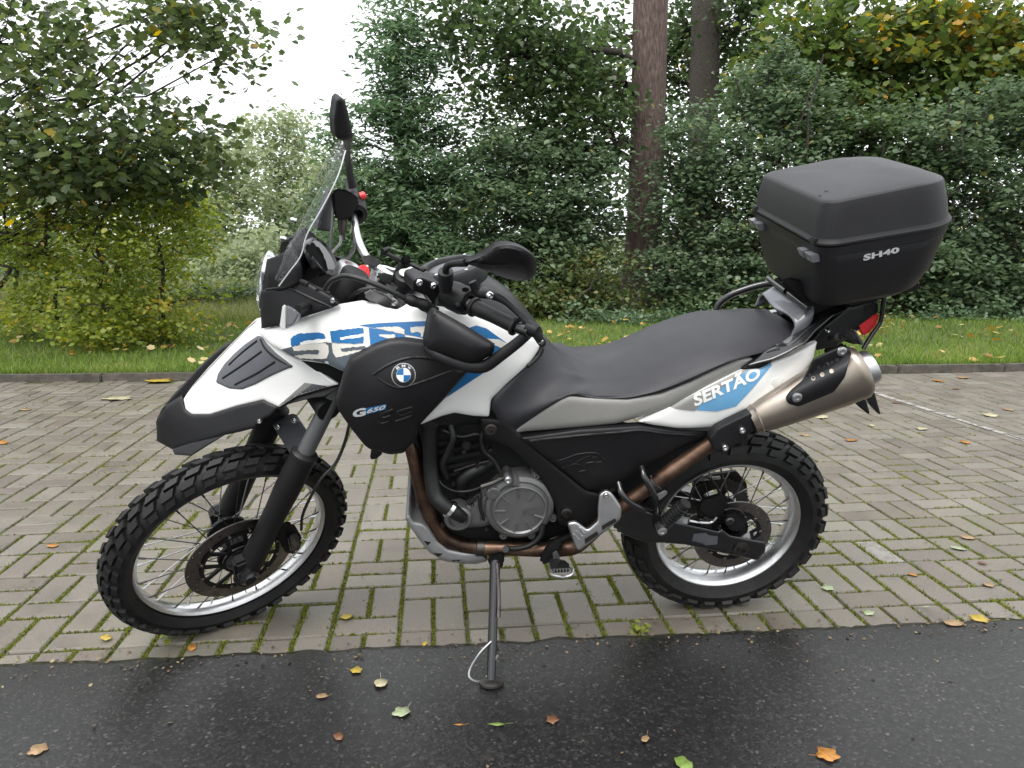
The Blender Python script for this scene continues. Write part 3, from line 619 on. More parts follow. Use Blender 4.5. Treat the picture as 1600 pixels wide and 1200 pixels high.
def clear(name, tint, refl=1.0, rough=.01):
    m, t, b = node_mat(name)
    tr = N(t, 'ShaderNodeBsdfTransparent'); tr.inputs[0].default_value = (*tint, 1)
    gl = N(t, 'ShaderNodeBsdfGlossy'); gl.inputs[1].default_value = rough
    lw = N(t, 'ShaderNodeLayerWeight'); lw.inputs[0].default_value = .5; pw = N(t, 'ShaderNodeMath', operation='POWER'); pw.inputs[1].default_value = 4.0; t.links.new(lw.outputs['Facing'], pw.inputs[0])
    fr = N(t, 'ShaderNodeMath', operation='MULTIPLY_ADD'); fr.inputs[1].default_value = .26; fr.inputs[2].default_value = .04; t.links.new(pw.outputs[0], fr.inputs[0])
    ms = N(t, 'ShaderNodeMixShader'); mul = N(t, 'ShaderNodeMath', operation='MULTIPLY'); mul.inputs[1].default_value = refl
    t.links.new(fr.outputs[0], mul.inputs[0]); t.links.new(mul.outputs[0], ms.inputs[0]); t.links.new(tr.outputs[0], ms.inputs[1]); t.links.new(gl.outputs[0], ms.inputs[2])
    t.links.new(ms.outputs[0], t.nodes['Material Output'].inputs[0]); return m
K_SHIELD = clear('clear_screen', (.90,.91,.92)); K_LENS = clear('headlight_lens', (.92,.95,.95))

# ------------------------------------------------------------------ bike modelling helpers
def catmull(pts, n, closed=False):
    P = np.asarray(pts, float)
    if len(P) == 2: return np.array([P[0]+(P[1]-P[0])*k/(n-1) for k in range(n)])
    Q = np.vstack([2*P[0]-P[1], P, 2*P[-1]-P[-2]]); d = np.linalg.norm(np.diff(P[:, :2] if P.shape[1] == 3 and abs(P[:,0]).max() > 20 else P, axis=0), axis=1); s = np.concatenate([[0], np.cumsum(d)])
    o = []
    for k in range(n):
        u = s[-1]*k/(n-1); i = min(len(P)-2, max(0, int(np.searchsorted(s, u, 'right'))-1)); t = (u-s[i])/max(1e-9, s[i+1]-s[i])
        p0, p1, p2, p3 = Q[i], Q[i+1], Q[i+2], Q[i+3]
        o.append(.5*((2*p1)+(p2-p0)*t+(2*p0-5*p1+4*p2-p3)*t*t+(3*p1-p0-3*p2+p3)*t**3))
    return np.array(o)
def fillet(pts, r):
    P = [np.array(p[:2], float) for p in pts]; o = []; n = len(P)
    for i in range(n):
        a, b, c = P[i-1], P[i], P[(i+1) % n]; la, lc = np.linalg.norm(a-b), np.linalg.norm(c-b); k = min(r, .42*la, .42*lc)
        if k < .3: o.append(b); continue
        p, q = b+(a-b)/la*k, b+(c-b)/lc*k
        o += [(1-t)**2*p+2*t*(1-t)*b+t*t*q for t in (0,.33,.67,1)]
    return np.array(o)
def resample(P, step):
    o = []; n = len(P)
    for i in range(n):
        a, b = P[i], P[(i+1) % n]; L = np.linalg.norm(b-a); k = max(1, int(round(L/step)))
        o += [a+(b-a)*j/k for j in range(k)]
    return np.array(o)
def wfield(ctrl):
    if np.isscalar(ctrl): return lambda x, y: float(ctrl)
    C = np.asarray(ctrl, float); A = np.c_[C[:,0], C[:,1], np.ones(len(C))]
    if len(C) < 3: k = np.array([0, 0, C[:,2].mean()])
    else: k = np.linalg.lstsq(A, C[:,2], rcond=None)[0]
    if len(C) == 2:
        d = C[1,:2]-C[0,:2]; L2 = d@d
        return lambda x, y: C[0,2]+(C[1,2]-C[0,2])*float(np.clip(((np.array([x,y])-C[0,:2])@d)/L2, -.3, 1.3))
    if len(C) < 5: return lambda x, y: float(k[0]*x+k[1]*y+k[2])
    S_ = 100.0; X = C[:,:2]/S_; n = len(C)      # smoothed thin-plate surface through the control points
    d = np.linalg.norm(X[:,None]-X[None], axis=2); K_ = np.where(d > 0, d*d*np.log(d+1e-12), 0)+np.eye(n)*.06
    Pm = np.c_[np.ones(n), X]; L_m = np.block([[K_, Pm], [Pm.T, np.zeros((3,3))]]); sol = np.linalg.solve(L_m, np.r_[C[:,2], 0, 0, 0])
    def f(x, y):
        q = np.array([x, y])/S_; r_ = np.linalg.norm(X-q, axis=1); ph = np.where(r_ > 0, r_*r_*np.log(r_+1e-12), 0)
        return float(ph@sol[:n]+sol[n]+sol[n+1]*q[0]+sol[n+2]*q[1])
    return f
def inside(P, poly):
    x, y = P[:,0], P[:,1]; c = np.zeros(len(P), bool); n = len(poly)
    for i in range(n):
        a, b = poly[i], poly[i-1]
        k = ((a[1] > y) != (b[1] > y)) & (x < (b[0]-a[0])*(y-a[1])/(b[1]-a[1]+1e-12)+a[0]); c ^= k
    return c
def edge_dist(P, poly):
    d = np.full(len(P), 1e9)
    for i in range(len(poly)):
        a, b = poly[i-1], poly[i]; ab = b-a; t = np.clip(((P-a)@ab)/(ab@ab+1e-12), 0, 1); d = np.minimum(d, np.linalg.norm(P-(a+t[:,None]*ab), axis=1))
    return d
def flip(o, name=None):
    """a mirror copy on the bike's right side"""
    me = o.data.copy(); n = len(me.vertices); c = np.empty(n*3); me.vertices.foreach_get('co', c); c[1::3] *= -1; me.vertices.foreach_set('co', c); me.flip_normals(); me.update()
    q = bpy.data.objects.new(name or o.name.split('.')[0], me); col.objects.link(q); q.parent = o.parent; return q
def pillow(name, outline, ctrl, mat, thick=.012, bulge=.008, r=12, rnd=3, parent=None, mirror=False, mp=None, step=6, extra=None):
    """a moulded panel: outline in photo pixels at lateral offsets ctrl, softly crowned towards its edge, with real thickness"""
    mp = mp or B; f = wfield(ctrl)
    ol = resample(fillet(outline, rnd), step); lo, hi = ol.min(0), ol.max(0)
    gx, gy = np.meshgrid(np.arange(lo[0], hi[0], step*1.25), np.arange(lo[1], hi[1], step*1.25)); g = np.c_[gx.ravel(), gy.ravel()]
    ins = [g]
    nrm = np.roll(ol, -1, 0)-np.roll(ol, 1, 0); nrm = np.c_[-nrm[:,1], nrm[:,0]]; nrm /= np.linalg.norm(nrm, axis=1)[:,None]+1e-9
    if not inside((ol+nrm*.5)[:1], ol)[0] and inside((ol-nrm*.5)[:1], ol)[0]: nrm = -nrm
    for k in (.07, .28, .62, 1.0): ins.append(ol+nrm*r*k)
    keep = []
    for i, q in enumerate(ins):
        q = q[inside(q, ol)]; 
        if not len(q): continue
        d = edge_dist(q, ol); need = r*1.25 if i == 0 else r*(.07,.28,.62,1.0)[i-1]*.93
        keep.append(q[d > need])
    pts = np.vstack([ol]+keep) if keep else ol
    no = len(ol)
    res = delaunay_2d_cdt([Vector(p) for p in pts], [(i, (i+1) % no) for i in range(no)], [], 1, 1e-4)
    P2 = np.array([tuple(v) for v in res[0]]); T = [tuple(t) for t in res[2]]
    T3 = []
    for t in T:
        for k in range(1, len(t)-1): T3.append((t[0], t[k], t[k+1]))
    d = edge_dist(P2, ol); t = np.clip(d/r, 0, 1); pr = bulge*np.sqrt(np.clip(1-(1-t)**2, 0, 1))
    w0 = np.array([f(*p) for p in P2])
    if extra is not None: w0 = w0 + np.array([extra(*p) for p in P2])
    FV = np.array([mp(p[0], p[1], w0[i]+pr[i]) for i, p in enumerate(P2)])
    BV = np.array([mp(p[0], p[1], w0[i]) for i, p in enumerate(P2)]) 
    side = np.array([0, thick, 0]) if mp is B else SROT@np.array([0, thick, 0])
    BV = BV+side; n = len(P2)
    bnd = {}
    for a in T3:
        for i in range(3):
            e = (a[i], a[(i+1) % 3]); bnd[e] = bnd.get(e, 0)+1
    Fc = list(T3)+[(c+n, b+n, a+n) for a, b, c in T3]
    for (a, b) in bnd:
        if (b, a) not in bnd: Fc.append((b, a, a+n, b+n))
    bm = bmesh.new(); vs = [bm.verts.new(p) for p in np.vstack([FV, BV])]
    for q in Fc:
        try: bm.faces.new([vs[i] for i in q])
        except ValueError: pass
    o = bm_obj(name, bm, mat, parent or bike, angle=50)
    if mirror: flip(o)
    return o
def PJ(q):
    P_ = MB@np.asarray(q, float)+TB; return pix(P_)
def loft(name, rows, mat, n=24, m=4, parent=None, mirror=True, thick=.008, mp=None, join=True, closed=False):
    """smooth skin through rows of (px,py,w); with mirror the last row is the centre line and the right half is added"""
    mp = mp or B
    Rr = [catmull(r, n) for r in rows]; G3 = np.array([[mp(*p) for p in r] for r in Rr])           # rows x n x 3
    full = []
    if mirror:
        mir = G3[::-1][1:].copy(); mir[:,:,1] *= -1; G3 = np.concatenate([G3, mir])
    K = (len(G3)-1)*m+1
    S = np.array([catmull(G3[:,j], K) for j in range(n)]).transpose(1,0,2)                          # K x n x 3
    bm = bmesh.new(); V = [[bm.verts.new(S[i,j]) for j in range(n)] for i in range(K)]
    for i in range(K-1):
        for j in range(n-1): bm.faces.new((V[i][j], V[i+1][j], V[i+1][j+1], V[i][j+1]))
    bmesh.ops.recalc_face_normals(bm, faces=bm.faces)
    o = bm_obj(name, bm, mat, parent or bike, angle=60)
    if thick:
        md = o.modifiers.new('thickness', 'SOLIDIFY'); md.thickness = thick; md.offset = -1
    return o
def tube(name, pts, r, mat, parent=None, n=10, seg=None, mirror=False, raw=False, mp=None, flat=1.0):
    """pipe, hose, cable or bar through points"""
    P = np.array(pts, float) if raw else np.array([(mp or B)(*p) for p in pts])
    k = seg or max(2, (len(P)-1)*7) ; C = catmull(P, k) if len(P) > 2 else np.array([P[0]+(P[1]-P[0])*i/(k-1) for i in range(k)])
    rr = np.interp(np.linspace(0,1,k), np.linspace(0,1,len(r)), r) if hasattr(r, '__len__') else np.full(k, r)
    bm = bmesh.new(); rings = []
    t0 = C[1]-C[0]; t0 /= np.linalg.norm(t0); a = np.cross(t0, [0,1,0]); 
    if np.linalg.norm(a) < .1: a = np.cross(t0, [0,0,1])
    a /= np.linalg.norm(a)
    for i in range(k):
        t = C[min(i+1,k-1)]-C[max(i-1,0)]; t /= np.linalg.norm(t)+1e-12; a = a-t*(a@t); a /= np.linalg.norm(a); b = np.cross(t, a)
        rings.append([bm.verts.new(C[i]+rr[i]*(math.cos(q)*a+flat*math.sin(q)*b)) for q in np.linspace(0, 2*math.pi, n, endpoint=False)])
    for i in range(k-1):
        for j in range(n): bm.faces.new((rings[i][j], rings[i][(j+1)%n], rings[i+1][(j+1)%n], rings[i+1][j]))
    bm.faces.new(rings[0][::-1]); bm.faces.new(rings[-1])
    o = bm_obj(name, bm, mat, parent or bike, angle=45)
    if mirror: flip(o)
    return o
def frame_of(axis):
    t = np.asarray(axis, float); t = t/np.linalg.norm(t); a = np.cross(t, [0,0,1.0])
    if np.linalg.norm(a) < .05: a = np.cross(t, [1.0,0,0])
    a /= np.linalg.norm(a); return t, a, np.cross(t, a)
def lathe_mesh(bm, prof, c, axis, n=40, sx=1.0, sy=1.0):
    t, a, b = frame_of(axis); rings = []
    for r, d in prof:
        rings.append([bm.verts.new(np.asarray(c)+t*d+r*(sx*math.cos(q)*a+sy*math.sin(q)*b)) for q in np.linspace(0, 2*math.pi, n, endpoint=False)] if r > 1e-6 else [bm.verts.new(np.asarray(c)+t*d)])
    for p, q in zip(rings[:-1], rings[1:]):
        for j in range(n):
            k = (j+1) % n
            if len(p) == 1 and len(q) == 1: continue
            if len(p) == 1: bm.faces.new((p[0], q[k], q[j]))
            elif len(q) == 1: bm.faces.new((p[j], p[k], q[0]))
            else: bm.faces.new((p[j], p[k], q[k], q[j]))
def lathe(name, prof, c, axis, mat, parent=None, n=40, sx=1.0, sy=1.0, mirror=False, angle=40):
    bm = bmesh.new(); lathe_mesh(bm, prof, c, axis, n, sx, sy); o = bm_obj(name, bm, mat, parent or bike, angle=angle)
    if mirror: flip(o)
    return o
def hull(name, pts, mat, parent=None, bevel=.004, mp=None, raw=False, mirror=False, seg=2):
    P = [np.asarray(p, float) if raw else (mp or B)(*p) for p in pts]
    bm = bmesh.new(); [bm.verts.new(p) for p in P]; r = bmesh.ops.convex_hull(bm, input=bm.verts)
    dead = [v for v in bm.verts if not v.link_faces]; bmesh.ops.delete(bm, geom=dead, context='VERTS')
    bmesh.ops.dissolve_limit(bm, angle_limit=R(6), verts=bm.verts, edges=bm.edges)
    if bevel:
        bmesh.ops.bevel(bm, geom=[e for e in bm.edges], offset=bevel, segments=seg, affect='EDGES', clamp_overlap=True)
    o = bm_obj(name, bm, mat, parent or bike, angle=40)
    if mirror: flip(o)
    return o
def slab(name, outline, w1, w2, mat, **kw): return hull(name, [(x,y,w1) for x,y in outline]+[(x,y,w2) for x,y in outline], mat, **kw)
def bolt(p, mat=None, r=.0075, h=.006, parent=None, axis=(0,-1,0), mp=None, name='bolt'):
    c = (mp or B)(*p); ax = np.asarray(axis, float) if mp is None else SROT@np.asarray(axis, float)
    return lathe(name, [(r,-.006),(r,h*.6),(r*.85,h),(r*.45,h),(r*.42,h*.35),(0,h*.35)], c, ax, mat or K_CHROME, parent, 12)
from mathutils.bvhtree import BVHTree
def bvh_of(*objs):
    V, P = [], []
    for o in objs:
        s = len(V); V += [tuple(v.co) for v in o.data.vertices]; P += [tuple(i+s for i in p.vertices) for p in o.data.polygons]
    return BVHTree.FromPolygons(V, P)
def on_surface(tree, px, py, eps):
    d = Vector((MB.T@ray(px, py)).tolist()).normalized(); o = Vector(OB.tolist())
    h = tree.ray_cast(o, d)
    return None if h[0] is None else np.array(h[0]-d*eps)
def decal(name, P2, faces, tree, mat, parent, eps=.0016, cut=5.0):
    """flat print laid on a panel: 2-D shape in photo pixels, split finely, each point carried onto the panel"""
    bm = bmesh.new(); vs = [bm.verts.new((p[0], p[1], 0)) for p in P2]
    for f in faces:
        try: bm.faces.new([vs[i] for i in f])
        except ValueError: pass
    bmesh.ops.triangulate(bm, faces=bm.faces[:])
    for _ in range(5):
        es = [e for e in bm.edges if e.calc_length() > cut]
        if not es: break
        bmesh.ops.subdivide_edges(bm, edges=es, cuts=1); bmesh.ops.triangulate(bm, faces=bm.faces[:])
    dead = []
    for v in bm.verts:
        q = on_surface(tree, v.co.x, v.co.y, eps)
        if q is None: dead.append(v)
        else: v.co = q
    bmesh.ops.delete(bm, geom=dead, context='VERTS')
    return bm_obj(name, bm, mat, parent, angle=60)
def poly_decal(name, pts, tree, mat, parent, **kw): return decal(name, pts, [tuple(range(len(pts)))], tree, mat, parent, **kw)
def text_shape(body, bold=.0, shear=0, space=1.0):
    cu = bpy.data.curves.new('lettering', 'FONT'); cu.body = body; cu.offset = bold; cu.shear = shear; cu.space_character = space; cu.resolution_u = 3; cu.fill_mode = 'FRONT'
    cu.dimensions = '2D'
    o = bpy.data.objects.new('lettering', cu); col.objects.link(o); dg = bpy.context.evaluated_depsgraph_get(); dg.update()
    e = o.evaluated_get(dg); me = e.to_mesh(); P = np.array([tuple(v.co)[:2] for v in me.vertices]); Fc = [tuple(p.vertices) for p in me.polygons]
    e.to_mesh_clear(); bpy.data.objects.remove(o); bpy.data.curves.remove(cu)
    P = (P-P.min(0))/(P.max(0)-P.min(0)); return P, Fc
def text_decal(name, body, quad, tree, mat, parent, bold=.02, shear=0, eps=.0020, space=1.0):
    """quad: photo pixels of bottom-left, bottom-right, top-right, top-left"""
    P, Fc = text_shape(body, bold, shear, space); a, b, c, d = [np.array(q, float) for q in quad]
    Q = [(1-u)*(1-v)*a+u*(1-v)*b+u*v*c+(1-u)*v*d for u, v in P]
    return decal(name, Q, Fc, tree, mat, parent, eps, cut=8)

# ------------------------------------------------------------------ wheels
def tyre_profile(hw, rim_r, out_r):
    """half-torus carcass from bead to bead"""
    P = []; yc = rim_r+.004; H = out_r-.014-yc
    for k in range(15):
        a = math.pi*k/14; y = -hw*math.cos(a); z = yc+H*math.sin(a)**.72
        if k in (0, 14): y *= .62
        P.append((z, y))
    return P
def carcass_pt(hw, rim_r, out_r, s, add=0):      # s in -1..1 across the tread
    a = math.pi/2+s*1.15; yc = rim_r+.004; H = out_r-.014-yc
    y = -hw*math.cos(a); r = yc+H*max(0, math.sin(a))**.72
    e = 1e-3; a2_ = a+e; dy = -hw*math.cos(a2_)-y; dr = yc+H*max(0, math.sin(a2_))**.72-r
    L = math.hypot(dy, dr); ny, nr = -dr/L, dy/L
    if nr < 0 and abs(s) < .7: ny, nr = -ny, -nr
    if y*ny < 0 and abs(s) >= .7: ny, nr = -ny, -nr
    return r+nr*add, y+ny*add
def build_wheel(name, C, rim_r, out_r, hw, nblk, tf, rimw):
    """C axle centre in the unsteered bike frame; tf maps unsteered bike frame -> bike frame"""
    ax = np.array([0,1,0.])
    def P(th, r, y): return tf(np.array([C[0]+r*math.cos(th), C[1]+y, C[2]+r*math.sin(th)]))
    def rev(prof, n=96):
        bm = bmesh.new(); rg = [[bm.verts.new(P(2*math.pi*j/n, r, y)) for j in range(n)] for r, y in prof]
        for p, q in zip(rg[:-1], rg[1:]):
            for j in range(n): bm.faces.new((p[j], p[(j+1)%n], q[(j+1)%n], q[j]))
        return bm
    # hub is the wheel's own mesh
    bm = rev([(.0,-.07),(.022,-.07),(.022,-.055),(.058,-.052),(.058,-.042),(.034,-.036),(.030,0),(.034,.036),(.058,.042),(.058,.052),(.022,.055),(.022,.07),(0,.07)], 36)
    wheel = bm_obj(name, bm, K_MATTE, bike)
    # tyre: carcass and tread blocks in one mesh
    bm = rev(tyre_profile(hw, rim_r, out_r), 120)
    rnd = random.Random(3)
    def block(th0, th1, s0, s1, skew, h, tap=.12):
        lo, hi = [], []
        for k in range(4):
            for (lst, add, t_) in ((lo, -.003, 0), (hi, h, tap)):
                pass
        q = [(th0, s0), (th1, s0), (th1, s1), (th0, s1)]; cm = np.mean(q, axis=0)
        ring = []
        for add, t_ in ((-.004, 0), (h*.8, tap*.7), (h, tap*1.5)):
            rr = []
            for th, s in q:
                th_, s_ = cm[0]+(th-cm[0])*(1-t_), cm[1]+(s-cm[1])*(1-t_)
                r, y = carcass_pt(hw, rim_r, out_r, s_, add); rr.append(bm.verts.new(P(th_+skew*s_, r, y)))
            ring.append(rr)
        for a, b in zip(ring[:-1], ring[1:]):
            for j in range(4): bm.faces.new((a[j], a[(j+1)%4], b[(j+1)%4], b[j]))
        bm.faces.new(ring[-1])
    dt = 2*math.pi/nblk
    for i in range(nblk):
        t0 = i*dt
        for sgn in (-1, 1):
            o_ = 0 if sgn < 0 else dt*.5
            block(t0+o_, t0+o_+dt*.74, sgn*.03, sgn*.30, sgn*.16, .0130)
            block(t0+o_+dt*.10, t0+o_+dt*.80, sgn*.36, sgn*.66, sgn*.16, .0130)
            block(t0+o_+dt*.16, t0+o_+dt*.76, sgn*.71, sgn*.95, sgn*.12, .0105, .10)
    bmesh.ops.recalc_face_normals(bm, faces=bm.faces)
    bm_obj('tyre', bm, K_RUB, wheel, angle=30)
    # rim: deep-section alloy hoop
    R0 = rim_r; q_ = rimw/.040
    bm = rev([(R0+.010,-rimw),(R0+.013,-rimw+.002),(R0+.010,-rimw+.006),(R0+.000,-rimw+.008),(R0-.010*q_,-rimw*.42),(R0-.013*q_,0),(R0-.010*q_,rimw*.42),(R0+.000,rimw-.008),(R0+.010,rimw-.006),(R0+.013,rimw-.002),(R0+.010,rimw),
              (R0+.001,rimw),(R0-.006*q_,rimw*.84),(R0-.018*q_,rimw*.42),(R0-.021*q_,0),(R0-.018*q_,-rimw*.42),(R0-.006*q_,-rimw*.84),(R0+.001,-rimw),(R0+.010,-rimw)], 120)
    bm_obj('rim', bm, K_ALU, wheel, angle=28)
    # spokes: 36, laced in crossed pairs
    for k in range(36):
        side = -1 if k % 2 == 0 else 1; lean = (.33 if (k//2) % 2 == 0 else -.33)*2.6
        th = 2*math.pi*k/36
        p0 = P(th+lean*.42, .054, side*.044); p1 = P(th-.03*np.sign(lean), R0-.017*q_, side*.006); d = p1-p0
        bm = bmesh.new(); 
        t, a, b = frame_of(d); rg = []
        for s, rr in ((0,.0017),(.90,.0017),(.905,.0030),(1,.0030)):
            rg.append([bm.verts.new(p0+d*s+rr*(math.cos(q)*a+math.sin(q)*b)) for q in np.linspace(0, 2*math.pi, 6, endpoint=False)])
        for u_, v_ in zip(rg[:-1], rg[1:]):
            for j in range(6): bm.faces.new((u_[j], u_[(j+1)%6], v_[(j+1)%6], v_[j]))
        bm.faces.new(rg[0][::-1]); bm.faces.new(rg[-1])
        bm_obj('spoke', bm, K_SILV if k % 2 else K_STEEL, wheel)
    return wheel, P, rev
ident = lambda p: np.asarray(p, float)
rear, PR, rev_r = build_wheel('rear_wheel', (0,0,RRAD), .222, RRAD+.004, .064, 30, ident, .040)
front, PF, rev_f = build_wheel('front_wheel', (-WBASE,0,FRAD), .268, FRAD+.004, .047, 38, steer, .024)
def drilled_disc(name, P, y, r0, r1, parent, arms, carrier_r, hub_r):
    bm = bmesh.new(); n = 132; rad = np.linspace(r0, r1, 8)
    for yy in (y-.0022, y+.0022):
        g = [[bm.verts.new(P(2*math.pi*j/n, r, yy)) for j in range(n)] for r in rad]
        for i in range(7):
            for j in range(n):
                if (i == 1 and j % 11 == 2) or (i == 3 and j % 11 == 6) or (i == 5 and j % 11 == 9): continue
                bm.faces.new((g[i][j], g[i][(j+1)%n], g[i+1][(j+1)%n], g[i+1][j]))
    d = bm_obj(name, bm, K_DISC, parent, smooth=False)
    bm = bmesh.new()       # rims of the rotor, inside and out
    for r in (r0, r1):
        a = [bm.verts.new(P(2*math.pi*j/n, r, y-.0022)) for j in range(n)]; b = [bm.verts.new(P(2*math.pi*j/n, r, y+.0022)) for j in range(n)]
        for j in range(n): bm.faces.new((a[j], a[(j+1)%n], b[(j+1)%n], b[j]))
    bm_obj('disc_edge', bm, K_DISC, parent, angle=60)
    bm = bmesh.new()
    for k in range(arms):  # carrier: bent arms between hub and rotor, with float buttons
        th = 2*math.pi*k/arms
        def q(t, r, yy): return bm.verts.new(P(t, r, yy))
        for s in (-1, 1):
            pts = [(th-.10, hub_r), (th+.10, hub_r), (th+s*.30+.07, carrier_r), (th+s*.30-.07, carrier_r)]
            f = [q(t, r, y-.006) for t, r in pts]; b = [q(t, r, y-.001) for t, r in pts]
            bm.faces.new(f); bm.faces.new(b[::-1])
            for j in range(4): bm.faces.new((f[j], f[(j+1)%4], b[(j+1)%4], b[j]))
    for r_a, r_b in ((hub_r*.55, hub_r*1.08), (carrier_r-.007, carrier_r+.004)):
        m = 60
        for yy in (y-.0065, y-.0005):
            A_ = [q(2*math.pi*j/m, r_a, yy) for j in range(m)]; B_ = [q(2*math.pi*j/m, r_b, yy) for j in range(m)]
            for j in range(m): bm.faces.new((A_[j], A_[(j+1)%m], B_[(j+1)%m], B_[j]))
    bm_obj('disc_carrier', bm, K_MATTE, parent, smooth=False)
    for k in range(arms*2):
        th = math.pi*k/arms+.15
        c = P(th, carrier_r+.001, y-.007); ax = P(th, carrier_r+.001, y-.02)-c
        lathe('disc_button', [(.0052,-.004),(.0052,.001),(.004,.002),(0,.002)], c, ax, K_DISC, parent, 10)
    return d
drilled_disc('brake_disc', PF, -.062, .112, .150, front, 6, .108, .045)
drilled_disc('brake_disc', PR, -.074, .086, .120, rear, 5, .083, .042)
# sprocket and chain on the far side
bm = bmesh.new(); n = 94
A = [bm.verts.new(PR(2*math.pi*j/n, .068, .078)) for j in range(n)]; Bq = [bm.verts.new(PR(2*math.pi*j/n, .103+(.007 if j % 2 else 0), .078)) for j in range(n)]
for j in range(n):
    bm.faces.new((A[j], A[(j+1)%n], Bq[(j+1)%n], Bq[j]))
for k in range(5):
    th = 2*math.pi*k/5; v = [bm.verts.new(PR(th+t, r, .078)) for t, r in ((-.22,.03),(.22,.03),(.16,.07),(-.16,.07))]; bm.faces.new(v)
sp = bm_obj('sprocket', bm, K_STEEL, rear, smooth=False); md = sp.modifiers.new('thickness', 'SOLIDIFY'); md.thickness = .006
ch = [(.0,.078,RRAD+.106),(-.25,.078,.415),(-.50,.078,.41),(-.545,.078,.375),(-.50,.078,.345),(-.25,.078,.26),(0,.078,RRAD-.106)]
tube('chain', ch, .008, K_STEEL, raw=True, n=8)
lathe('hub_cap', [(.0,.018),(.020,.018),(.024,.012),(.034,.010),(.045,.0),(.045,-.01)], steer(np.array([-WBASE,-.066,FRAD])), SROT@np.array([0,-1,0]), K_GLOSSB, front, 28)
lathe('sensor_ring', [(.050,0),(.050,.005),(.040,.006),(.040,0)], steer(np.array([-WBASE,-.062,FRAD])), SROT@np.array([0,-1,0]), K_STEEL, front, 40)

# ------------------------------------------------------------------ fork
for s in (-1, 1):
    y = -.100*s
    base = np.array([-WBASE+.012, y, FRAD])
    pts = lambda a, b, k=5: [steer(base+UA*q) for q in np.linspace(a, b, k)]
    fl = tube('fork_leg', pts(-.055, .405, 8), [.026,.034,.033,.032,.032,.035,.036,.034], K_MATTE, raw=True, n=18)
    tube('fork_tube', pts(.40, .86, 4), [.0225]*4, K_FORK, raw=True, n=18)
    lathe('dust_seal', [(.030,-.012),(.036,-.008),(.037,.004),(.029,.010),(.024,.012)], steer(base+UA*.405), SROT@UA, K_RUB2, fl, 20)
    lathe('axle_clamp', [(0,.020),(.015,.020),(.019,.014),(.027,.010),(.027,-.02)], steer(np.array([-WBASE, y-.03*s, FRAD])), SROT@np.array([0,-s,0]), K_GLOSSB, fl, 18)
    hull('axle_lug', [steer(np.array([-WBASE+dx, y+dy, FRAD+dz])) for dx in (-.03,.03) for dz in (-.04,.05) for dy in (-.02,.02)], K_MATTE, fl, .008, raw=True)
# fork brace plate between the legs
pillow('fork_brace', c8((632,202),(660,190),(790,155),(815,165),(885,270),(870,330),(850,385),(770,395),(740,380)), [(430,668,-.055),(470,655,-.02),(487,690,.055),(457,711,.06)], K_GREY, .03, .004, 5, 3, mp=SB)
for q in c8((657,207,-.03),(768,163,-.0),(775,378,.075)): bolt(q, K_CHROME, .006, .006, mp=SB)
tube('fork_yoke', [steer(np.array([-1.601,0,0])+UA*.93+np.array([-.055*math.cos(RAKE),w,.055*math.sin(RAKE)])) for w in (-.12,-.05,.05,.12)], .032, K_MATTE, raw=True, n=12)
# front brake caliper, hose, sensor
hull('brake_caliper', [(x,y,w) for x,y in c8((640,860),(700,830),(760,840),(800,900),(830,960),(790,1040),(740,1062),(690,1020)) for w in (.062,.115)], K_MATTE, bevel=.008, mp=SB)
hull('caliper_piston_housing', [(x,y,w) for x,y in c8((720,930),(770,900),(815,960),(790,1030),(745,1050)) for w in (.11,.14)], K_GLOSSB, bevel=.007, mp=SB)
tube('brake_hose', [(*p, w) for p, w in zip(c8((1140,180),(1110,300),(1050,440),(950,550),(870,690),(825,800),(818,890)), (.10,.12,.14,.15,.15,.14,.12))], .0042, K_RUB2, n=8, mp=SB)
hull('wheel_sensor', [(x,y,w) for x,y in c8((215,850),(240,800),(330,770),(350,830),(290,870),(220,880)) for w in (-.135,-.10)], K_MATTE, bevel=.006, mp=SB)

# ------------------------------------------------------------------ engine, frame, exhaust
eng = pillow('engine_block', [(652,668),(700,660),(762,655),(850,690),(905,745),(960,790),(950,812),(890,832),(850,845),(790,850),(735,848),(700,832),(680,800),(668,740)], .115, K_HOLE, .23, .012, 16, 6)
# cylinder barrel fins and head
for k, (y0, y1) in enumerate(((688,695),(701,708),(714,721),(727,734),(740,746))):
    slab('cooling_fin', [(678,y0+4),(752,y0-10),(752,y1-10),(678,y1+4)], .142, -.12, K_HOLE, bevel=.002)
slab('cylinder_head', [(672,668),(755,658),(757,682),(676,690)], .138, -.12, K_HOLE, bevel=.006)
tube('intake_pipe', [(*p, w) for p, w in zip(c5((960,300),(820,370),(740,420),(700,470),(710,540)), (.12,.15,.155,.15,.13))], .016, K_RUB2, n=12)
tube('heat_shield_edge', [(*p, .158) for p in c5((650,380),(790,335),(940,295))], .0028, K_STEEL, n=6)
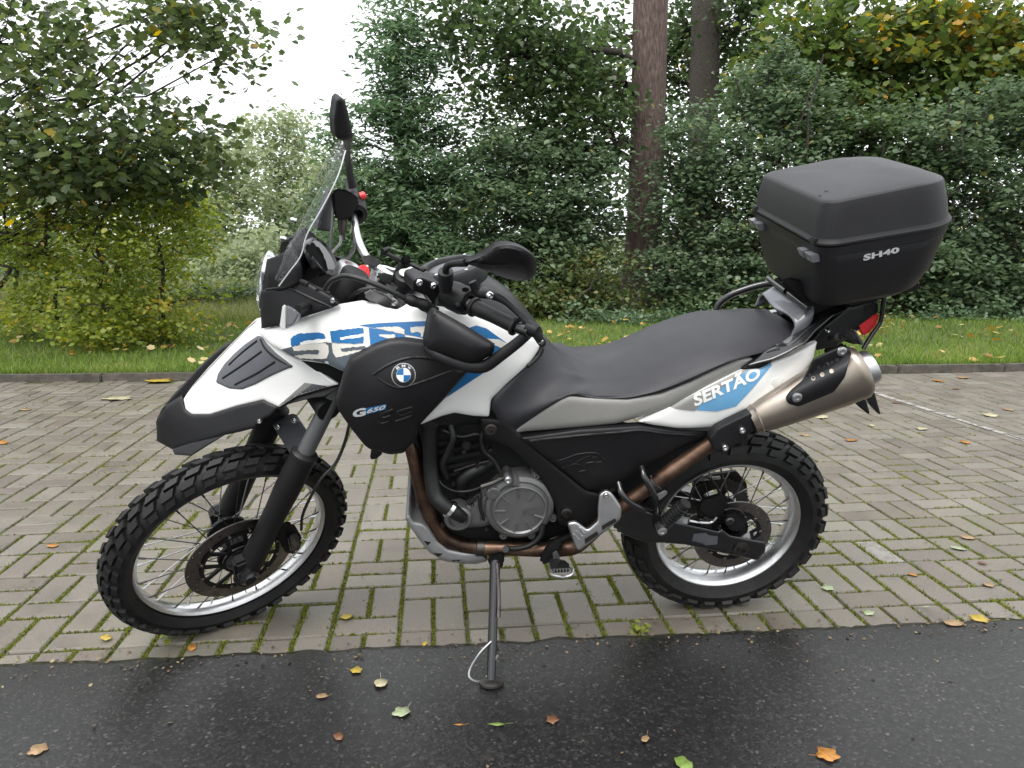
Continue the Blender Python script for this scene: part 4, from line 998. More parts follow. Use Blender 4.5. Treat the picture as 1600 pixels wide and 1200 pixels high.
# crankcase cover casting and water pump
pillow('crankcase_casting', c5((740,650),(900,545),(990,430),(1060,420),(1120,440),(1100,600),(1000,760),(900,815),(760,825),(640,800),(585,730),(640,660)), .150, K_COVER, .05, .014, 9, 4)
cc = B(*c5((1160,662))[0], .17)
cov = lathe('clutch_cover', [(.102,-.045),(.102,-.008),(.098,.004),(.088,.010),(.082,.008),(.078,.018),(.074,.020),(.070,.015),(.030,.016),(.0,.017)], cc, (0,-1,0), K_COVER, n=56, sx=.94)
for k in range(9):
    a = 2*math.pi*k/9+.3
    if abs(math.sin(a)) < .3 and math.cos(a) > 0: continue
    v = np.array([math.cos(a),0,math.sin(a)]); p0 = cc+v*.040+np.array([0,-.0155,0]); p1 = cc+v*.070+np.array([0,-.0155,0]); s_ = np.array([-v[2],0,v[0]])*.0032
    hull('cover_rib', [p0-s_,p0+s_,p1-s_,p1+s_]+[q+np.array([0,-.005,0]) for q in (p0-s_*.4,p0+s_*.4,p1-s_*.4,p1+s_*.4)], K_COVER, cov, .001, raw=True)
for k in range(8):
    a = 2*math.pi*k/8+.35; c = cc+np.array([math.cos(a)*.102,.016,math.sin(a)*.106]); lathe('cover_bolt', [(.012,.02),(.012,-.010),(.008,-.010),(.008,-.018),(.004,-.018),(.004,-.012),(0,-.012)], c, (0,1,0), K_COVER, cov, 12)
tcov = bvh_of(cov)
text_decal('cover_lettering', 'BMW', c5((1180,725),(1335,700),(1330,665),(1180,690)), tcov, K_CAST, cov, .03, eps=.004)
wp = B(*c5((680,735))[0], .165)
lathe('water_pump', [(.038,.03),(.038,-.012),(.032,-.018),(.026,-.018),(.024,-.010),(0,-.010)], wp, (0,1,0), K_COVER, n=28)
tube('radiator_hose', [(*p, w) for p, w in zip(c5((715,745),(650,700),(560,640),(500,560),(475,440),(465,300),(462,150),(465,20)), (.185,.195,.19,.175,.16,.15,.15,.15))], [.017,.020,.021,.021,.020,.020,.020,.020], K_RUB2, n=16)
lathe('hose_clamp', [(.0215,-.005),(.0225,-.005),(.0225,.005),(.0215,.005)], B(*c5((622,675))[0], .194), B(*c5((560,640))[0], .19)-B(*c5((650,700))[0], .195), K_CHROME, n=24)
bolt((*c5((575,712))[0], .2), K_CHROME, .005, .008)
tube('decompressor_cable', [(*p, w) for p, w in zip(c5((510,420),(560,490),(650,535),(760,535),(860,505),(900,485)), (.16,.17,.175,.175,.18,.185))], .0035, K_RUB2, n=8)
tube('clutch_arm', [(*p, .195) for p in c5((860,500),(950,470),(1040,425))], .007, K_STEEL, n=8)
lathe('clutch_pivot', [(.013,.02),(.013,-.012),(.009,-.018),(.004,-.018),(0,-.012)], B(*c5((1065,432))[0], .185), (0,1,0), K_SILV, n=14)
lathe('clutch_stop', [(.009,.02),(.009,-.018),(0,-.018)], B(*c5((1128,445))[0], .18), (0,1,0), K_COVER, n=12)
tube('breather_hose', [(*p, w) for p, w in zip(c5((620,20),(640,120),(600,230),(560,330),(590,430)), (.15,.165,.165,.16,.15))], .009, K_RUB2, n=10)
tube('wiring_loom', [(*p, w) for p, w in zip(c5((900,30),(860,120),(880,220),(960,300),(1010,400)), (.16,.165,.165,.165,.17))], .006, K_RUB2, n=8)
tube('fuel_line', [(*p, w) for p, w in zip(c5((560,60),(700,110),(820,90),(900,110)), (.155,.16,.16,.155))], .005, K_RUB2, n=8)
tube('oil_pipe', [(*p, w) for p, w in zip(c5((760,640),(840,560),(850,660),(880,760)), (.168,.172,.174,.17))], .005, K_STEEL, n=8)
hull('spark_plug_cap', [(x,y,w) for x,y in c5((700,150),(760,130),(790,200),(720,230)) for w in (.135,.165)], K_RUB2, bevel=.006)
hull('solenoid', [(x,y,w) for x,y in c5((560,230),(640,215),(650,300),(570,320)) for w in (.13,.155)], K_MATTE, bevel=.005)
for x, y in ((640,480),(725,225),(830,330),(930,210),(560,800),(900,830),(1010,870),(790,640)): bolt((*c5((x,y))[0], .158), K_STEEL, .006, .006)
lathe('oil_filler_cap', [(.020,.01),(.020,-.008),(.016,-.012),(.006,-.012),(.006,-.017),(0,-.017)], B(*c5((955,545))[0], .172), (0,1,0), K_COVER, n=16)
# main frame beam with bolts
fr = pillow('frame_beam', [(750,652),(790,656),(832,697),(875,733),(915,766),(938,772),(936,815),(905,828),(872,818),(868,792),(846,748),(802,702),(755,684)], .172, K_MATTE, .06, .008, 8, 5, mirror=True)
for q in ((767,671,.186),(885,802,.188)): lathe('frame_bolt', [(.016,.01),(.016,-.002),(.012,-.004),(.010,-.004),(.010,-.009),(.005,-.009),(.005,-.004),(0,-.004)], B(*q), (0,1,0), K_STEEL, n=16)
tube('down_tube', [(640,640,.10),(652,700,.11),(668,780,.11),(700,835,.11),(760,850,.11)], .016, K_MATTE, n=12, mirror=True)
tube('lower_frame_rail', [(690,838,.10),(780,850,.12),(860,850,.13),(930,815,.14)], .014, K_MATTE, n=12, mirror=True)
# front radiator between the shrouds
slab('radiator', [(585,600),(640,600),(668,690),(612,706)], .10, -.17, K_MATTE, bevel=.006)
pillow('shroud_tab', c4((300,915),(345,930),(390,945),(340,985),(300,990),(290,970)), .2, K_MATTE, .01, .002, 3)
# exhaust
hp = [(*p, w) for p, w in zip(c5((280,100),(325,220),(370,420),(415,600),(480,765),(560,890),(680,950),(850,978),(1100,985),(1350,995)), (.10,.115,.12,.125,.13,.135,.14,.15,.165,.18))]
hp += [(*p, w) for p, w in zip(c6((340,935),(430,915),(520,840),(620,740),(740,650),(880,545),(1010,450),(1130,365),(1260,275),(1340,225)), (.195,.20,.20,.20,.195,.19,.19,.19,.19,.19))]
ex = tube('exhaust_header', hp, .0205, K_COPPER, n=18, seg=150)
tube('exhaust_header', [(x, y, w-.07) for x, y, w in hp[:9]], .0205, K_COPPER, n=14, seg=60)
for q, d in ((c5((850,978,.15))[0], c5((900,980,.15))[0]), (c6((945,500,.19))[0], c6((1010,450,.19))[0])):
    lathe('pipe_clamp', [(.021,-.012),(.0245,-.010),(.0245,.010),(.021,.012)], B(*q), B(*d)-B(*q), K_STEEL, n=20)
hull('clamp_screw', [(x,y,w) for x,y in c6((965,570),(1030,535),(1045,560),(985,610)) for w in (.20,.225)], K_SILV, bevel=.003)
S0, S1 = B(1180,655,.205), B(1343,580,.205); sax = S1-S0; sl = np.linalg.norm(sax); sax /= sl
sil = lathe('silencer', [(.0,-.012),(.037,-.012),(.040,0),(.0425,.004),(.040,.008),(.046,.03),(.060,sl*.45),(.071,sl*.80),(.072,sl*.93),(.0735,sl*.94),(.0735,sl*.985),(.066,sl+.006),(.040,sl+.012),(0,sl+.010)], S0, sax, K_SILENCER, n=44, sx=.86, sy=1.0)
lathe('silencer_end_cap', [(.043,sl-.01),(.045,sl+.012),(.0445,sl+.028),(.042,sl+.034),(.029,sl+.034),(.027,sl+.01),(0,sl+.01)], S0, sax, K_SILV, sil, 32)
def silbulge(px, py):        # follows the round silencer body
    a, b = np.array([1180,655.]), np.array([1350,577.]); d = (b-a)/np.linalg.norm(b-a); q = np.array([px,py])-a; t = (q@d)/np.linalg.norm(b-a); s = (q@np.array([-d[1],d[0]]))
    rad = .042+.033*min(1, max(0,t))
    e = min(.98, abs(s)/(rad*455)); return rad*.86*(math.sqrt(1-e*e)-1)
hs = pillow('heat_shield', c7((1060,572),(1130,572),(1158,600),(1110,780),(1030,890),(860,960),(775,995),(700,975),(683,930),(720,880),(805,810),(862,700),(885,650)), [(1225,635,.256),(1240,620,.258),(1300,560,.279),(1320,600,.279)], K_PLAST, .004, .003, 3, 4, step=4, extra=silbulge)
th = bvh_of(hs)
for x, y in ((948,650),(1048,660),(983,688),(917,714),(1013,737),(945,763),(880,790)):
    px, py = c7((x,y))[0]; poly_decal('shield_hole', [(px+3.6*math.cos(k*.5236), py+3.6*math.sin(k*.5236)) for k in range(12)], th, K_SILENCER if y > 730 else K_HOLE, hs, eps=.0012, cut=20)
for x, y in ((765,930),(1088,598)):
    q = on_surface(th, *c7((x,y))[0], .001); lathe('shield_screw', [(.0125,-.004),(.0125,.001),(.009,.003),(.0055,.003),(.005,0),(0,0)], q, (0,-1,0), K_SILV, hs, 16)
pillow('exhaust_hanger', a6((780,170),(830,110),(930,60),(1025,15),(1052,110),(1000,150),(950,190),(880,245),(820,250),(800,220)), .225, K_PLAST, .025, .004, 5, 4)
for q in a6((973,120,.23),(872,222,.23)): bolt(q, K_CHROME, .009, .006)
# silver heel guard over the pipe
hg = pillow('heel_guard', c6((370,760),(428,748),(505,805),(575,745),(575,655),(585,565),(630,540),(665,555),(700,600),(735,655),(728,735),(600,835),(455,945),(430,930),(390,840)), [(895,815,.235),(935,775,.215),(965,800,.238),(910,855,.24)], K_SILV, .006, .004, 5, 4)
tg = bvh_of(hg)
for sl_ in (((600,780),(690,728),(700,748),(605,808)), ((485,868),(570,815),(580,838),(490,900))): poly_decal('guard_slot', c6(*sl_), tg, K_HOLE, hg, eps=.0012)
for a, b in (((430,812),(470,850)), ((412,835),(445,870)), ((455,790),(480,830))):
    tube('guard_rib', [on_surface(tg, *c6(a)[0], 0), on_surface(tg, *c6(b)[0], 0)], .003, K_SILV, hg, 6, raw=True)
bolt((*c6((630,575))[0], .228), K_SILV, .008, .004)
# bash guard wrapping under the engine
bg_ = pillow('bash_guard', c5((262,745),(285,712),(305,720),(330,772),(400,783),(450,820),(520,930),(600,990),(720,1013),(820,1013),(890,1045),(908,1065),(905,1085),(820,1107),(690,1102),(560,1082),(450,1012),(370,912),(300,812)), .150, K_GUARD, .30, .012, 7, 4)
tb_ = bvh_of(bg_)
for t3 in (((410,925),(468,937),(440,962)), ((485,1020),(560,1025),(525,1052)), ((625,1078),(700,1072),(665,1098))): poly_decal('guard_vent', c5(*t3), tb_, K_HOLE, bg_, eps=.001)
# black loops, passenger peg, rider peg, gear lever
for pts in (((712,490),(735,560),(790,620),(870,665),(935,690)), ((868,385),(885,450),(930,530),(962,600),(978,690))):
    tube('peg_bracket_bar', [(*p, w) for p, w in zip(c6(*pts), (.20,.225,.235,.23,.205))], .0085, K_GLOSSB, n=12)
pb = [B(*c6((985,795))[0], .205), B(*c6((1165,625))[0], .235)]
peg = tube('passenger_peg', pb, .0165, K_RUB2, raw=True, n=14)
for k in range(9): lathe('peg_rib', [(.016,-.0025),(.0195,-.0015),(.0195,.0015),(.016,.0025)], pb[0]+(pb[1]-pb[0])*(.12+.09*k), pb[1]-pb[0], K_RUB2, peg, 14)
lathe('peg_pivot', [(.013,.02),(.013,-.012),(.006,-.014),(0,-.010)], B(*c6((1000,800))[0], .225), (0,1,0), K_SILV, n=14)
slab('peg_mount', c6((940,690),(990,700),(1030,800),(990,830),(940,790)), .20, .16, K_MATTE, bevel=.005)
slab('rider_peg_bracket', c6((185,985),(235,900),(310,850),(345,850),(330,910),(290,1000),(240,1035),(190,1030)), .27, .17, K_MATTE, bevel=.006)
hull('rider_peg', [(x,y,w) for (x,y) in c6((235,1000),(300,990)) for w in (.25,.28)]+[(x,y,w) for (x,y) in c6((262,1095),(400,1085),(395,1045),(345,1000)) for w in (.33,.36)], K_RUB2, bevel=.006)
for k in range(8):
    a = np.array(c6((262,1075))[0]); b = np.array(c6((405,1068))[0]); q = a+(b-a)*k/7
    hull('peg_tooth', [(q[0]-2.0,q[1]-2,.362),(q[0]+2.0,q[1]-2,.362),(q[0],q[1]+5,.362),(q[0]-2.0,q[1]-2,.352),(q[0]+2.0,q[1]-2,.352),(q[0],q[1]+5,.352)], K_SILV, bevel=0)
tube('peg_frame', [(*p, w) for p, w in zip(c6((255,1030),(255,1075),(275,1110),(350,1122),(400,1105),(408,1065)), (.30,.34,.36,.365,.36,.345))], .004, K_SILV, n=8)
hull('peg_plate', [(x,y,w) for x,y in c6((272,960),(298,945),(325,995),(278,1005)) for w in (.285,.295)], K_SILV, bevel=.001)
tube('gear_lever', [(*p, w) for p, w in zip(c5((1050,985),(1150,985),(1250,955),(1320,890),(1340,800)), (.205,.205,.20,.195,.185))], .0075, K_MATTE, n=10)
tube('gear_lever_toe', [(*c5((1060,985))[0],.19),(*c5((1050,990))[0],.25)], .009, K_RUB2, n=10)
# side stand with lifting wire, spring and foot on the road
F0 = MB.T@(G(767,1072)-TB); up = MB.T@np.array([0,0,1.])
st0 = B(774,868,.165)
st = tube('side_stand', [st0, st0+(F0-st0)*.5, F0+up*.012], [.016,.013,.012], K_GLOSSB, raw=True, n=14)
lathe('stand_foot', [(0,.0012),(.030,.0012),(.033,.004),(.032,.010),(.022,.014),(0,.015)], F0+MB.T@np.array([.002,-.004,.007]), up, K_STEEL, st, 20, sx=1.0, sy=.8)
slab('stand_bracket', a5((450,625),(520,600),(520,650),(505,675),(470,678)), .185, .12, K_MATTE, bevel=.006)
tube('stand_spring', [(777,880,.19),(779,930,.245),(779,965,.285)], .006, K_STEEL, st, n=8)
tube('stand_wire', [(*p, w) for p, w in zip(a5((470,955),(425,1000),(390,1055),(382,1090),(402,1108),(435,1110),(460,1080),(495,1010)), (.33,.345,.36,.375,.385,.385,.37,.35))], .0026, K_SILV, st, n=6)

# ------------------------------------------------------------------ rear suspension
sw = pillow('swingarm', [(945,778),(985,782),(1030,806),(1060,816),(1124,830),(1128,826),(1140,836),(1197,847),(1196,862),(1184,876),(1120,862),(1071,851),(1033,848),(1008,848),(972,834),(948,812)], .115, K_GLOSSB, .038, .006, 6, 3, mirror=True)
ts = bvh_of(sw); poly_decal('worn_sticker', a6((690,728),(760,722),(775,735),(830,742),(828,790),(760,795),(745,775),(680,770)), ts, K_GREY, sw, eps=.0012)
lathe('axle_nut', [(.024,-.02),(.024,.004),(.017,.006),(.015,.006),(.015,.014),(.007,.014),(.006,.008),(0,.008)], B(*a6((968,815))[0], .122), (0,-1,0), K_STEEL, n=24)
slab('swingarm_cross_member', [(950,780),(1000,785),(1010,840),(960,830)], .09, -.09, K_MATTE, bevel=.01)
hull('rear_caliper', [(x,y,w) for x,y in a6((870,610),(930,590),(1000,640),(1000,690),(930,720),(880,690)) for w in (.07,.125)], K_MATTE, bevel=.006)
lathe('caliper_slider', [(.014,-.02),(.014,.006),(.010,.010),(.005,.010),(0,.006)], B(*a6((897,650))[0], .125), (0,-1,0), K_GLOSSB, n=16)
hull('caliper_bracket', [(x,y,w) for x,y in a6((730,520),(860,480),(900,540),(880,640),(760,640),(700,590)) for w in (.06,.10)], K_MATTE, bevel=.01)
hull('caliper_mount', [(x,y,w) for x,y in a6((690,560),(770,500),(800,600),(720,650)) for w in (.03,.07)], K_STEEL, bevel=.008)
tube('brake_pipe', [(*p, .125) for p in a6((660,650),(720,660),(790,660),(825,630))], .0045, K_SILV, n=8)
tube('sensor_cable', [(*p, .13) for p in a6((870,590),(920,580),(970,600),(995,650))], .003, K_RUB2, n=6)
tube('rear_brake_line', [(*p, w) for p, w in zip(a6((640,620),(700,430),(780,400),(850,500)), (.10,.09,.06,.05))], .004, K_RUB2, n=6)
pillow('chain_guard', a6((680,440),(790,380),(940,360),(1000,430),(1010,560),(960,560),(900,470),(800,450),(700,490)), -.085, K_MATTE, .01, .002, 4)
pillow('inner_mudguard', [(960,690),(1040,705),(1100,680),(1130,660),(1180,640),(1200,660),(1150,690),(1090,712),(1040,740),(1000,790),(965,800)], .07, K_MATTE, .14, .004, 6, 4)
# ------------------------------------------------------------------ bodywork
# lower black side panel, both sides
sp_ = pillow('side_panel', [(812,684),(905,671),(1000,665),(1060,672),(1118,673),(1097,690),(1064,699),(1033,716),(1003,731),(968,755),(949,767),(917,767),(870,729),(822,691)], [(820,686,.182),(1000,668,.188),(1110,676,.165),(930,762,.170),(1000,725,.178)], K_PLAST, .02, .010, 10, 3, mirror=True, step=5)
tsp = bvh_of(sp_)
tube('panel_ridge', [on_surface(tsp, *p, 0) for p in ((828,689),(880,683),(960,676),(1000,672),(1040,677),(1090,680))], .0042, K_PLAST, sp_, 8, raw=True)
for pts in (((255,345),(330,338),(440,300),(540,290),(580,300),(625,345)), ((330,355),(390,340),(400,348)), ((335,390),(420,365),(460,372)), ((430,350),(500,318),(525,310)), ((480,385),(500,360),(545,352)), ((540,320),(570,318)), ((560,355),(605,350)), ((450,415),(490,408))):
    tube('enduro_relief', [on_surface(tsp, *p, 0) for p in c6(*pts)], .0028 if len(pts) == 6 else .0020, K_PLAST, sp_, 6, raw=True)

# white tank-side panel (under the black shroud), with big lettering
WC = [(403,518,.075),(438,508,.10),(474,495,.125),(530,478,.15),(566,472,.16),(620,482,.165),(690,482,.165),(738,490,.16),(816,521,.13),(846,540,.10),(827,568,.135),(768,624,.172),(764,651,.178),(710,645,.20),(656,663,.212),(640,600,.23),(600,560,.225),(538,580,.215),(510,568,.18),(470,563,.145),(422,538,.10),(560,530,.20),(660,530,.205),(740,560,.20),(480,530,.15)]
tp = pillow('tank_side_panel', [(402,518),(438,508),(474,495),(530,478),(566,472),(590,478),(600,483),(620,487),(637,477),(690,482),(738,489),(780,505),(816,521),(838,531),(846,541),(827,568),(790,601),(768,624),(764,651),(740,650),(710,645),(690,650),(656,664),(640,640),(600,600),(538,581),(510,568),(470,563),(440,548),(422,538)], WC, K_WHITE, .014, .006, 9, 3, mirror=True, step=5)
tt = bvh_of(tp)
slate = poly_decal('lettering_ground', c2((245,832),(330,808),(420,785),(500,776),(600,774),(700,785),(800,795),(900,806),(960,812),(1300,830),(1300,1000),(900,1060),(735,1002),(640,955),(560,930),(480,916),(400,910),(330,880)), tt, K_SLATE, tp)
poly_decal('blue_field', c2((850,640),(1000,625),(1150,617),(1400,607),(1500,605),(1500,760),(1370,745),(1290,725),(1210,712),(1100,690),(1000,665),(930,655)), tt, K_BLUE, tp, eps=.0018)
poly_decal('blue_field', c2((930,660),(1010,672),(1110,695),(1210,715),(1215,735),(1100,755),(1000,790),(945,815)), tt, K_BLUE, tp, eps=.0022)
def rag(pts, a=.7, step=3.0, seed=1):      # worn, torn edge of the stencil print
    r = random.Random(seed); Q = resample(np.array([p[:2] for p in pts], float), step); return [(x+r.uniform(-a,a), y+r.uniform(-a,a)) for x, y in Q]
let = lambda pts, mat, seed, eps=.0028: poly_decal('letter', rag(c2(*pts), seed=seed), tt, mat, tp, eps=eps)
# S
let([(322,745),(345,722),(400,705),(540,698),(580,710),(592,745),(590,768),(480,778),(330,805),(318,790)], K_BLUE, 1)
let([(392,796),(398,778),(425,764),(520,752),(600,746),(600,772),(540,778),(480,782)], K_WHITE, 2, .0034)
let([(330,812),(400,795),(480,784),(580,778),(612,800),(620,850),(600,895),(550,905),(360,902),(352,880),(480,868),(530,862),(535,838),(420,842),(350,845)], K_CREAM, 3)
let([(325,846),(420,838),(535,832),(545,850),(530,866),(430,868),(345,876)], K_SLATE, 31, .0036)
# E
let([(628,690),(700,676),(885,660),(890,780),(800,785),(640,772)], K_BLUE, 4)
let([(705,735),(890,708),(893,728),(800,742),(710,757)], K_WHITE, 5, .0034)
let([(640,780),(800,790),(935,802),(900,835),(780,870),(672,895),(650,850)], K_CREAM, 6)
let([(712,822),(800,812),(900,806),(915,822),(820,836),(720,850)], K_SLATE, 32, .0036)
# R and T on the blue field
let([(985,662),(1090,652),(1180,655),(1210,680),(1212,712),(1110,690)], K_CREAM, 7)
let([(1010,710),(1060,715),(1135,712),(1140,735),(1080,742),(1015,728)], K_CREAM, 8, .0034)
let([(1258,655),(1395,650),(1395,680),(1360,690),(1355,728),(1340,728),(1335,692),(1262,700)], K_CREAM, 9)
poly_decal('blue_stripe', c4((1060,290),(1230,280),(1100,365),(885,507)), tt, K_BLUE, tp, eps=.0022)
poly_decal('blue_field', c3((655,765),(720,742),(800,765),(960,880),(920,930),(860,980),(800,960),(760,830)), tt, K_BLUE, tp, eps=.0020)
let2 = lambda pts, s: poly_decal('letter', rag(c3(*pts), seed=s), tt, K_CREAM, tp, eps=.0030)
let2([(800,842),(900,855),(965,885),(920,920),(865,900),(860,880)], 21)

# black radiator shroud with badge recess
SHC = [(525,624,.235),(532,600,.236),(545,560,.232),(570,546,.228),(610,530,.222),(632,529,.222),(664,533,.220),(720,576,.225),(732,579,.225),(696,621,.228),(656,663,.222),(650,690,.215),(610,710,.215),(580,703,.220),(546,666,.232),(600,610,.262),(640,600,.262),(590,660,.252),(650,640,.248)]
sh = pillow('radiator_shroud', c4((80,312),(132,200),(250,130),(340,85),(450,50),(560,45),(720,65),(820,150),(1000,280),(1062,293),(880,507),(680,717),(650,845),(590,890),(555,940),(450,952),(300,915),(250,882),(130,732),(40,600),(22,520),(60,400)), SHC, K_PLAST, .02, .012, 9, 4, mirror=True, step=5)
tsh = bvh_of(sh)
rec = poly_decal('badge_recess', c4((330,325),(400,275),(480,232),(560,205),(640,193),(720,195),(800,210),(985,278),(900,312),(780,352),(640,402),(530,425),(440,402),(370,355)), tsh, K_MATTE, sh, eps=.0010)
for pts, r in ((((318,325),(400,268),(480,228),(560,202),(640,190),(720,192),(790,205)), .0040), (((355,352),(440,405),(530,427),(640,402),(780,352),(900,308),(990,280)), .0034)):
    tube('recess_lip', [on_surface(tsh, *p, 0) for p in c4(*pts)], r, K_PLAST, sh, 8, raw=True)
# roundel: dark ring with silver edges, blue and white quarters, three letters
cx, cy = c4((553,330))[0]; rr = 19.0
def circ2(r, a0=0, a1=360, n=36): return [(cx+r*math.cos(R(a0+(a1-a0)*k/n)), cy-r*math.sin(R(a0+(a1-a0)*k/n))) for k in range(n+1)]
bd = poly_decal('badge', circ2(rr)[:-1], tsh, K_SILV, sh, eps=.0026)
poly_decal('badge_ring', circ2(rr*.93)[:-1], tsh, K_GLOSSB, sh, eps=.0032)
poly_decal('badge_inner_edge', circ2(rr*.61)[:-1], tsh, K_SILV, sh, eps=.0038)
for q, mt in ((0, K_WHITE), (90, K_BLUE), (180, K_WHITE), (270, K_BLUE)):
    poly_decal('badge_quarter', [(cx,cy)]+circ2(rr*.57, q, q+90, 12), tsh, mt, sh, eps=.0044)
for ch_, a in (('B',128),('M',90),('W',52)):
    P_, F_ = text_shape(ch_, .03); aa = R(a); u_ = np.array([math.sin(aa), math.cos(aa)])
    Q = []
    for u, v in P_:
        r_ = rr*.65+v*rr*.22; t_ = (u-.5)*rr*.30; Q.append((cx+r_*math.cos(aa)+t_*math.sin(aa), cy-r_*math.sin(aa)+t_*math.cos(aa)))
    decal('badge_letter', Q, F_, tsh, K_PRINT, sh, .0040, 9)
# G 650 plate, raised GS below it
poly_decal('number_plate_print', c4((255,590),(420,556),(412,600),(262,638)), tsh, K_BLUE, sh, eps=.0016)
text_decal('letter', 'G', c4((152,668),(258,645),(258,582),(158,602)), tsh, K_PRINT, sh, .05, eps=.0026)
text_decal('letter', '650', c4((264,632),(408,597),(416,562),(268,596)), tsh, K_PRINT, sh, .03, .2, eps=.0026)
for pts in (((470,598),(400,625),(375,650),(400,660),(455,640),(450,625)), ((355,690),(370,705),(400,705),(440,690)), ((620,580),(520,610),(500,628),(540,640),(610,615),(625,625),(600,650),(490,690))):
    tube('raised_letter', [on_surface(tsh, *p, -.0005) for p in c4(*pts)], .0036, K_PLAST, sh, 6, raw=True)

# tank: black top between the panels
loft('fuel_tank', [[(600,520,.13),(660,520,.135),(720,520,.135),(790,540,.11),(840,560,.08)], [(625,484,.135),(680,484,.14),(740,491,.14),(800,514,.125),(844,540,.085)], [(640,450,.085),(690,447,.095),(745,455,.095),(800,482,.085),(846,524,.05)], [(655,432,0),(695,428,0),(745,436,0),(798,466,0),(848,517,0)]], K_TANK, n=22, m=5)
fc = B(706,421,-.005); fax = np.array([-.16,-.02,1.0])
ringo = lathe('filler_ring', [(.060,.0),(.062,.010),(.066,.014),(.082,.012),(.088,.004),(.088,-.03)], fc, fax, K_PLAST, n=44)
lathe('filler_cap', [(.0,.008),(.040,.008),(.052,.004),(.061,.002)], fc, fax, K_GREY, ringo, 40)
for k in range(6):
    a = k*1.047+.4; t_, a_, b_ = frame_of(fax); bc = fc+.075*(math.cos(a)*a_+math.sin(a)*b_)+t_*.011
    lathe('cap_screw', [(.0045,0),(.0045,.004),(0,.004)], bc, fax, K_CHROME, ringo, 8)
# trim strip between tank panel and seat
tube('seat_trim', [(845,536,.105),(846,548,.115),(838,560,.125),(824,572,.14)], .006, K_MATTE, n=8)

# seat
seat_bottom = b8((60,700,.168),(200,600,.160),(270,575,.155),(420,590,.155),(620,595,.162),(830,560,.168),(1000,490,.170),(1280,358,.160),(1420,335,.145),(1590,255,.11))
sbx = np.array([B(*q) for q in seat_bottom])       # x, y, z along the lower edge
rows = [[], [], [], [], []]
for bq, mq, sq, tq, cq in (((768,640,.176),(772,622,.182),(806,588,.150),(834,552,.08),(849,521,0)), ((799,677,.172),(802,648,.182),(828,592,.135),(850,556,.07),(861,536,0))):
    for r_, q in zip(rows, (bq, mq, sq, tq, cq)): r_.append(B(*q))
for (qx, qy), ws in zip(b8((205,282),(290,325),(400,325),(520,285),(650,210),(790,138),(930,88),(1080,62),(1250,42),(1400,40),(1500,66)), (.075,.080,.088,.102,.116,.126,.130,.128,.122,.112,.095)):
    f_ = B(qx, qy, -ws); x, h = f_[0], f_[2]; by, bz = np.interp(x, sbx[:,0], sbx[:,1]), np.interp(x, sbx[:,0], sbx[:,2])
    rows[0].append(np.array([x, by, bz])); rows[1].append(np.array([x, by*1.06-.004, bz+(h-bz)*.35])); rows[2].append(np.array([x, -(ws+.30*(-by-ws)), bz+(h-bz)*.80]))
    rows[3].append(np.array([x, -ws*.75, h+.002])); rows[4].append(np.array([x, 0, h+.009]))
e_ = rows[4][-1]; xe = e_[0]+.05      # rounded rear end
for r_, q in zip(rows, ((xe-.01,-.085,e_[2]-.085),(xe+.004,-.088,e_[2]-.065),(xe+.004,-.07,e_[2]-.045),(xe+.002,-.045,e_[2]-.036),(xe,0,e_[2]-.030))): r_.append(np.array(q))
seat = loft('seat', rows, K_SEAT, n=64, m=6, mp=lambda *q: np.array(q))
tse = bvh_of(seat)
sg = pillow('seat_side_trim', [(797,677)]+b8((0,732),(120,650),(205,604),(270,580),(420,594),(620,600),(830,565),(1000,495),(1180,405),(1280,362),(1340,350),(1392,352),(1310,418),(1100,525),(900,642),(700,708),(560,748),(300,772),(0,797))+[(806,677)], [(800,676,.168),(870,640,.168),(960,640,.172),(1060,600,.172),(1170,565,.160),(900,672,.176)], K_SEATG, .012, .008, 10, 3, mirror=True, step=5)

# rear white panel
RC = [(999,660,.182),(1048,636,.180),(1156,580,.168),(1210,565,.160),(1276,536,.125),(1260,575,.15),(1210,618,.175),(1119,666,.185),(1060,668,.188),(1120,630,.188),(1190,600,.180)]
rp = pillow('rear_side_panel', [(997,659),(1048,635),(1100,607),(1156,578),(1170,577),(1188,576),(1208,564),(1230,557),(1250,547),(1277,533),(1271,560),(1251,591),(1210,619),(1173,639),(1119,667),(1080,669),(1058,669),(1020,664)], RC, K_WHITE, .014, .008, 9, 3, mirror=True, step=5)
tr_ = bvh_of(rp)
poly_decal('blue_field', [(1048,635),(1100,609),(1158,579),(1186,578),(1204,567),(1206,571),(1176,607),(1150,635),(1120,643),(1090,641)], tr_, K_LBLUE, rp, eps=.0014)
poly_decal('grey_fade', [(1046,636),(1100,608),(1156,579),(1170,578),(1130,604),(1092,634),(1086,642),(1066,640)], tr_, K_SEATG, rp, eps=.0020)
text_decal('lettering', 'SERTÃO', [(1086,636),(1190,590),(1184,569),(1080,614)], tr_, K_WHITE, rp, .035, .1, eps=.0028)
lathe('panel_plug', [(.015,0),(.015,.002),(.011,.003),(0,.003)], on_surface(tr_, 1212, 598, 0), (0,-1,0), K_WHITE, rp, 20)

